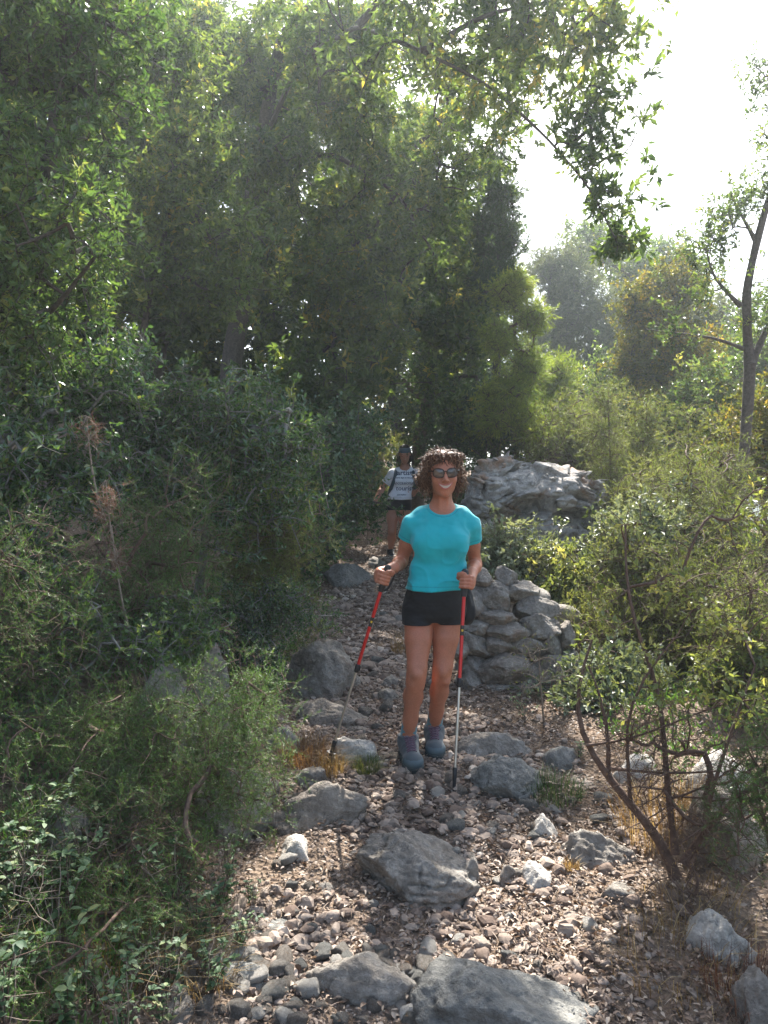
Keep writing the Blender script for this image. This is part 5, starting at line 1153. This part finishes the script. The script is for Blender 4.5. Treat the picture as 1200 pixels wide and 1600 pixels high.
    # poles
    for top, tip, lab, lean in ((topL, tipL, "red and silver trekking pole planted slantwise in the walker's hand at the left", 1), (topR, tipR, "red and silver trekking pole held upright in the walker's hand at the right", -1)):
        r = empty("trekking_pole", tip, lab, 'trekking pole', "the front walker's trekking poles"); d = tip - top; Lp = np.linalg.norm(d); d = d / Lp; at = lambda s: top + d * s
        q = MB(); q.tube([at(-.004), at(.004), at(.018), at(.030), at(.05), at(.07), at(.09), at(.11), at(.135)], [.008, .0165, .019, .0155, .0145, .0155, .0148, .0158, .0135], 14); link("grip", q.mesh("grip", M_GRIP), r)
        q = MB(); q.tube([at(.13), at(.25), at(Lp * .50)], [.0090, .0088, .0085], 12, 0); up = link("upper_shaft", q.mesh("upper_shaft", M_RED), r)
        q = MB(); q.tube([at(Lp * .258), at(Lp * .262), at(Lp * .30), at(Lp * .304)], [.0089, .0096, .0096, .0089], 12); q.tube([at(Lp * .275) + V3(0, -.006, 0), at(Lp * .285) + V3(0, -.006, 0)], .006, 8, 1); dl = link("decal", q.mesh("decal", [M_DEC, M_YELLOW])); dl.data.transform(Matrix.Translation(-Vector(r.location))); dl.parent = up
        q = MB(); q.tube([at(Lp * .495), at(Lp * .50), at(Lp * .53), at(Lp * .536)], [.010, .0125, .0125, .009], 12); q.tube([at(Lp * .503) + V3(.012, -.004, 0), at(Lp * .527) + V3(.013, -.004, 0)], [.005, .004], 8); link("clamp", q.mesh("clamp", M_GRIP), r)
        q = MB(); q.tube([at(Lp * .53), at(Lp * .90)], [.0068, .0062], 12); link("lower_shaft", q.mesh("lower_shaft", M_ALU), r)
        q = MB(); q.tube([at(Lp * .885), at(Lp * .89), at(Lp * .93), at(Lp * .985), at(Lp + .004)], [.0075, .0115, .010, .007, .003], 12); link("rubber_tip", q.mesh("rubber_tip", M_GRIP), r)
        if lean > 0: q = MB(); q.tube([at(Lp * .945), at(Lp * .949)], .024, 16); link("basket", q.mesh("basket", M_GRIP), r)
        s = at(.02); o = V3(.032 * lean if lean > 0 else -.01, .012, 0); q = MB(); pts = [s + V3(0, .01, 0), s + o * 1.2 + V3(0, 0, -.02), at(.075) + o * 1.35, at(.115) + o * 1.1, at(.135) + o * .5, at(.128) - o * .2]
        q.tube(resample(pts, .008), .0052, 6, flat=(1, .35)); link("strap", q.mesh("strap", M_GRIP), r)
    # small black bag behind the hip
    Fj = Field(V3(.30, 3.98, .94), V3(.56, 4.28, 1.25), .006); Fj.prims([('el', V3(.425, 4.13, 1.115), (.055, .06, .10), .03), ('el', V3(.44, 4.13, 1.06), (.045, .055, .065), .03), ('el', V3(.40, 4.15, 1.17), (.05, .05, .05), .03)])
    _, p = Fj.sub(Fj.lo, Fj.lo + Fj.h * Fj.n); Fj.F += (.006 * fbm(p * [30, 30, 14], 3, 2)).astype(np.float32); V, Q = Fj.mesh()
    tag(link("hip_bag", mesh_np("hip_bag", V, [Q], M_BLACK), None, (.42, 4.13, 1.02)), "small black bag hanging behind the front walker's hip", 'bag')
M_GRIP = plain("black_grip", (.014, .014, .015), .55, bs=.3); M_RED = plain("red_lacquer", (.55, .025, .022), .28, metal=.25); M_ALU = plain("brushed_aluminium", (.62, .60, .56), .3, metal=.9); M_DEC = plain("black_decal", (.02, .02, .02), .4); M_YELLOW = plain("yellow_decal", (.7, .45, .03), .4)
front_walker()

def far_walker():
    D = 10.5; X = lambda px: (px - 600) / F_PX * D; Z = lambda py: CAM_Z - (py - 800) / F_PX * D
    gb = float(gz(.2, D)); root = empty("person", (.2, D, gb), "woman in a white printed t-shirt farther up the path, looking down", 'person')
    T = [(1.60, .19, D, .13, .10), (1.66, .19, D, .165, .125), (1.72, .195, D, .168, .125), (1.80, .215, D, .150, .115), (1.90, .24, D, .140, .105), (1.98, .258, D - .01, .146, .11), (2.06, .27, D - .01, .152, .105),
         (2.12, .275, D, .150, .09), (2.165, .278, D, .115, .07), (2.195, .28, D, .07, .055)]
    torso = [('loft', T, .03), ('el', (.205, D - .09, 2.02), (.066, .05, .06), .04), ('el', (.325, D - .09, 2.02), (.066, .05, .06), .04), ('el', (.20, D - .07, 1.80), (.11, .06, .10), .05)]
    SL, EL, WL_ = V3(.118, D, 2.115), V3(-.02, D + .03, 1.925), V3(-.105, D - .10, 1.775)
    SR, ER, WR = V3(.435, D, 2.115), V3(.515, D + .05, 1.93), V3(.44, D - .10, 1.88)
    m = lambda a, b, t: a + (b - a) * t
    def arm(S, E, W, s): return [('rc', S + V3(-.03 * s, 0, .01), S, .048, .050, .03), ('rc', S, E, .049, .038, .025), ('rc', E, m(E, W, .35), .039, .039, .02), ('rc', m(E, W, .35), W, .039, .026, .02)]
    aL, aR = arm(SL, EL, WL_, -1), arm(SR, ER, WR, 1)
    def hand(W, d, s):
        d = norm(d); q = norm(np.cross(d, V3(0, 1, 0))) * s; c = W + d * .055; pr = [('rc', W, W + d * .03, .023, .024, .01), ('el', c, (.028, .020, .040), .012)]
        for i in range(4):
            b = W + d * .085 + q * (-.026 + .0175 * i); l = [.065, .072, .068, .052][i]; pr += chain([b, b + d * l * .5 + V3(0, -.004, 0), b + d * l + V3(0, .012, -.002)], [.0095, .009, .0075], .004)
        b = W + d * .035 - q * .028; pr += chain([b, b - q * .02 + d * .03 + V3(0, -.015, 0), b - q * .022 + d * .062 + V3(0, -.02, 0)], [.012, .011, .009], .006)
        return pr
    hands = hand(WL_, WL_ - EL + V3(0, 0, -.06), 1) + hand(WR, V3(-.10, .10, -.03), -1)
    hipL, knL, anL = V3(.115, D, 1.68), V3(.11, D - .07, 1.33), V3(.09, D + .03, 1.085)
    hipR, knR, anR = V3(.275, D, 1.68), V3(.29, D - .03, 1.33), V3(.28, D + .16, 1.10)
    def leg(H, K, A): return [('rc', H, m(H, K, .5), .088, .074, .03), ('rc', m(H, K, .5), K, .074, .052, .03), ('rc', K, m(K, A, .35) + V3(0, .02, 0), .050, .052, .025), ('rc', m(K, A, .35) + V3(0, .02, 0), A, .052, .032, .03)]
    lL, lR = leg(hipL, knL, anL), leg(hipR, knR, anR)
    hc = V3(X(632.5), D - .03, Z(710)); HM = mtx(-.05, R(24), 0); hp, h = head_prims(hc, HM, 1.0)
    neck = [('rc', h(0, .03, -.07), V3(.28, D + .02, 2.17), .053, .058, .02), ('rc', V3(.28, D + .01, 2.20), V3(.21, D, 2.16), .042, .034, .04), ('rc', V3(.28, D + .01, 2.20), V3(.35, D, 2.16), .042, .034, .04)]
    feet = [('rc', anL, anL + V3(0, -.08, -.05), .03, .025, .02), ('rc', anR, anR + V3(0, -.08, -.05), .03, .025, .02)]
    ac = [('rc', V3(.19, D, 2.145), SL, .040, .052, .03), ('rc', SL, m(SL, EL, .8), .052, .056, .025), ('rc', V3(.37, D, 2.145), SR, .040, .052, .03), ('rc', SR, m(SR, ER, .8), .052, .056, .025), ('rc', V3(.28, D + .01, 2.185), V3(.19, D, 2.15), .038, .036, .03), ('rc', V3(.28, D + .01, 2.185), V3(.37, D, 2.15), .038, .036, .03)]
    sv = build(root, torso + aL + aR + lL + lR + neck + hp + feet, hands, torso, ac, .0065, (M_SKIN2, (M_WHITE, M_WHITE2), M_BLACK), 1.765, [(m(SL, EL, .66), EL - SL), (m(SR, ER, .66), ER - SR)], V3(.28, D - .045, 2.225), (.075, .09, .070), 1.79, 1.625,
               lL[:1] + lR[:1], (.005, V3(10, 10, 14)), 8, V3(-.30, D - .36, 1.02), V3(.66, D + .28, 2.56))
    for A, g0, yw in ((anL, float(gz(anL[0], anL[1] - .05)), .1), (anR, float(gz(anR[0], anR[1] - .05)), -.1)):
        sh = boot(root, A, g0, yw, .06, 1.0, False); sh.data.materials[0] = M_BLACK
    mb = MB()
    for s in (-1, 1):
        mb.tube([h(s * .016, -.084, .024), h(s * .032, -.083, .028), h(s * .048, -.070, .022)], [.002, .003, .0015], 5); mb.tube([h(s * .018, -.080, .002), h(s * .031, -.083, -.002), h(s * .045, -.072, .002)], [.001, .0022, .001], 5)
    link("eyebrows", mb.mesh("eyebrows", M_HAIR2), root)
    fd = HM @ V3(0, 1, 0); mb = MB(); mb.tube([snap(BODY_BV, h(x, -.08, -.060), fd, 0, .08) for x in (-.022, -.011, 0, .011, .022)], [.0015, .004, .005, .004, .0015], 6); link("lips", mb.mesh("lips", M_LIP), root)
    Fh = Field(hc - .20, hc + .20, .006); e = lambda c, r, k: ('el', h(*c), np.array(r), k, HM)
    Fh.prims([e((0, .03, .038), (.083, .095, .088), .02), e((0, .085, -.02), (.05, .04, .06), .03), e((.062, .03, -.05), (.028, .04, .07), .02), e((-.062, .03, -.05), (.028, .04, .07), .02)])
    Fh.cut(lambda p: -ellip(p, h(0, -.10, -.035), (.066, .090, .105), HM), k=.01); _, p = Fh.sub(Fh.lo, Fh.lo + Fh.h * Fh.n); Fh.F += (.004 * vnoise(p * [70, 70, 12], 3)).astype(np.float32)
    V, Q = Fh.mesh(); N = normals(V, Q); mb = MB(); mb.add(V, Q, 0, np.clip(.4 + .3 * vnoise(V * 60, 6), 0, 1)); loc = (V - hc) @ HM
    strands(np.random.default_rng(2), V[(loc[:, 2] < .03) & (loc[:, 1] > -.01)], N[(loc[:, 2] < .03) & (loc[:, 1] > -.01)], 260, .12, .0025, .004, .9, mb, 1.2)
    link("hair", mb.mesh("hair", M_HAIR2, at=True), root)
    Fb = Field(hc - .16, hc + .16, .005); Fb.prims([e((0, .02, .040), (.0855, .0985, .0905), 0)]); Fb.cut(lambda p: -((p - hc) @ HM[:, 2]) + .052 + .25 * ((p - hc) @ HM[:, 1])); Fb.cut(lambda p: ((p - hc) @ HM[:, 2]) - .092 + .25 * ((p - hc) @ HM[:, 1]))
    V, Q = Fb.mesh(); link("headband", mesh_np("headband", V, [Q], M_BAND), root)
    # print on the shirt
    from mathutils.bvhtree import BVHTree
    sh = [o for o in root.children if o.name.startswith("tshirt")][0]; bv = BVHTree.FromPolygons([v.co[:] for v in sh.data.vertices], [p.vertices[:] for p in sh.data.polygons])
    vs, fs, n = [], [], 0
    for txt, px, py, size, shear, bold in (("artist", 632, 740.5, .098, 0, .0015), ("some days on the path", 632, 745.8, .026, .2, .001), ("occasional", 631, 755.3, .062, .35, .0004), ("tourist", 632, 764.3, .088, .1, .0008), ("just walking", 627, 772, .026, .2, .0008)):
        cu = bpy.data.curves.new("t", 'FONT'); cu.body = txt; cu.size = size; cu.align_x = 'CENTER'; cu.shear = shear; cu.offset = bold; cu.resolution_u = 2
        to = bpy.data.objects.new("t", cu); COL.objects.link(to); bpy.context.view_layer.update(); me = bpy.data.meshes.new_from_object(to.evaluated_get(bpy.context.evaluated_depsgraph_get()))
        for v in me.vertices:
            wx, wz = X(px) + v.co.x, Z(py) + v.co.y - .02; hit = bv.ray_cast(Vector((wx, D - 1, wz)) - root.location, Vector((0, 1, 0)))
            vs.append((wx, (hit[0].y + D if hit[0] else D - .12) - .002, wz))
        fs += [[n + i for i in p.vertices] for p in me.polygons]; n += len(me.vertices); bpy.data.objects.remove(to); bpy.data.curves.remove(cu); bpy.data.meshes.remove(me)
    me = bpy.data.meshes.new("shirt_print"); me.from_pydata(vs, [], fs); me.materials.append(M_INK); pr = link("shirt_print", me); me.transform(Matrix.Translation(-Vector(root.location))); pr.parent = sh
    # backpack, worn
    bp = empty("backpack", (.24, D + .17, 1.80), "dark blue backpack on the farther walker's back", 'backpack')
    Fp = Field(V3(-.02, D + .03, 1.72), V3(.52, D + .40, 2.24), .01); Fp.prims([('rc', V3(.18, D + .20, 1.84), V3(.30, D + .20, 1.84), .10, .10, .03), ('rc', V3(.20, D + .19, 1.85), V3(.21, D + .18, 2.10), .10, .09, .03), ('rc', V3(.30, D + .19, 1.85), V3(.32, D + .18, 2.10), .10, .09, .05)])
    V, Q = Fp.mesh(); link("pack", mesh_np("pack", V, [Q], M_PACK), bp)
    for pts in ([(.16, .09, 2.13), (.165, .0, 2.205), (.160, -.085, 2.13), (.145, -.125, 2.05), (.115, -.125, 1.97), (.082, -.07, 1.89), (.07, .03, 1.82), (.09, .12, 1.80)], [(.38, .09, 2.13), (.385, .0, 2.205), (.392, -.085, 2.13), (.405, -.125, 2.05), (.42, -.115, 1.97), (.425, -.05, 1.89), (.41, .03, 1.82), (.39, .12, 1.80)]):
        q = MB(); q.tube(resample([(x, D + y, z) for x, y, z in pts], .02), .024, 10, flat=(1, .34)); link("strap", q.mesh("strap", M_PACK), bp)
far_walker()
# ---------------------------------------------------------------- thin haze in the air, also added to imitate the lens veil
def haze():
    m = bpy.data.materials.new("haze"); m.use_nodes = True; nt = m.node_tree
    for n in list(nt.nodes): nt.nodes.remove(n)
    out = nt.nodes.new("ShaderNodeOutputMaterial"); v = nt.nodes.new("ShaderNodeVolumePrincipled")
    v.inputs['Color'].default_value = (.84, .95, 1, 1); v.inputs['Density'].default_value = HAZE_D; v.inputs['Anisotropy'].default_value = .55
    nt.links.new(v.outputs[0], out.inputs['Volume'])
    x0, x1, y0, y1, z0, z1 = -260, 330, -62, 420, -33, 46
    V = np.array([[x, y, z] for z in (z0, z1) for y in (y0, y1) for x in (x0, x1)], float)
    Fq = np.array([[0, 2, 3, 1], [4, 5, 7, 6], [0, 1, 5, 4], [2, 6, 7, 3], [0, 4, 6, 2], [1, 3, 7, 5]])
    tag(link("haze", mesh_np("haze", V, [Fq], m, smooth=False)), kind='stuff')
HAZE_D = .0024
haze()
scene.cycles.volume_bounces = 0
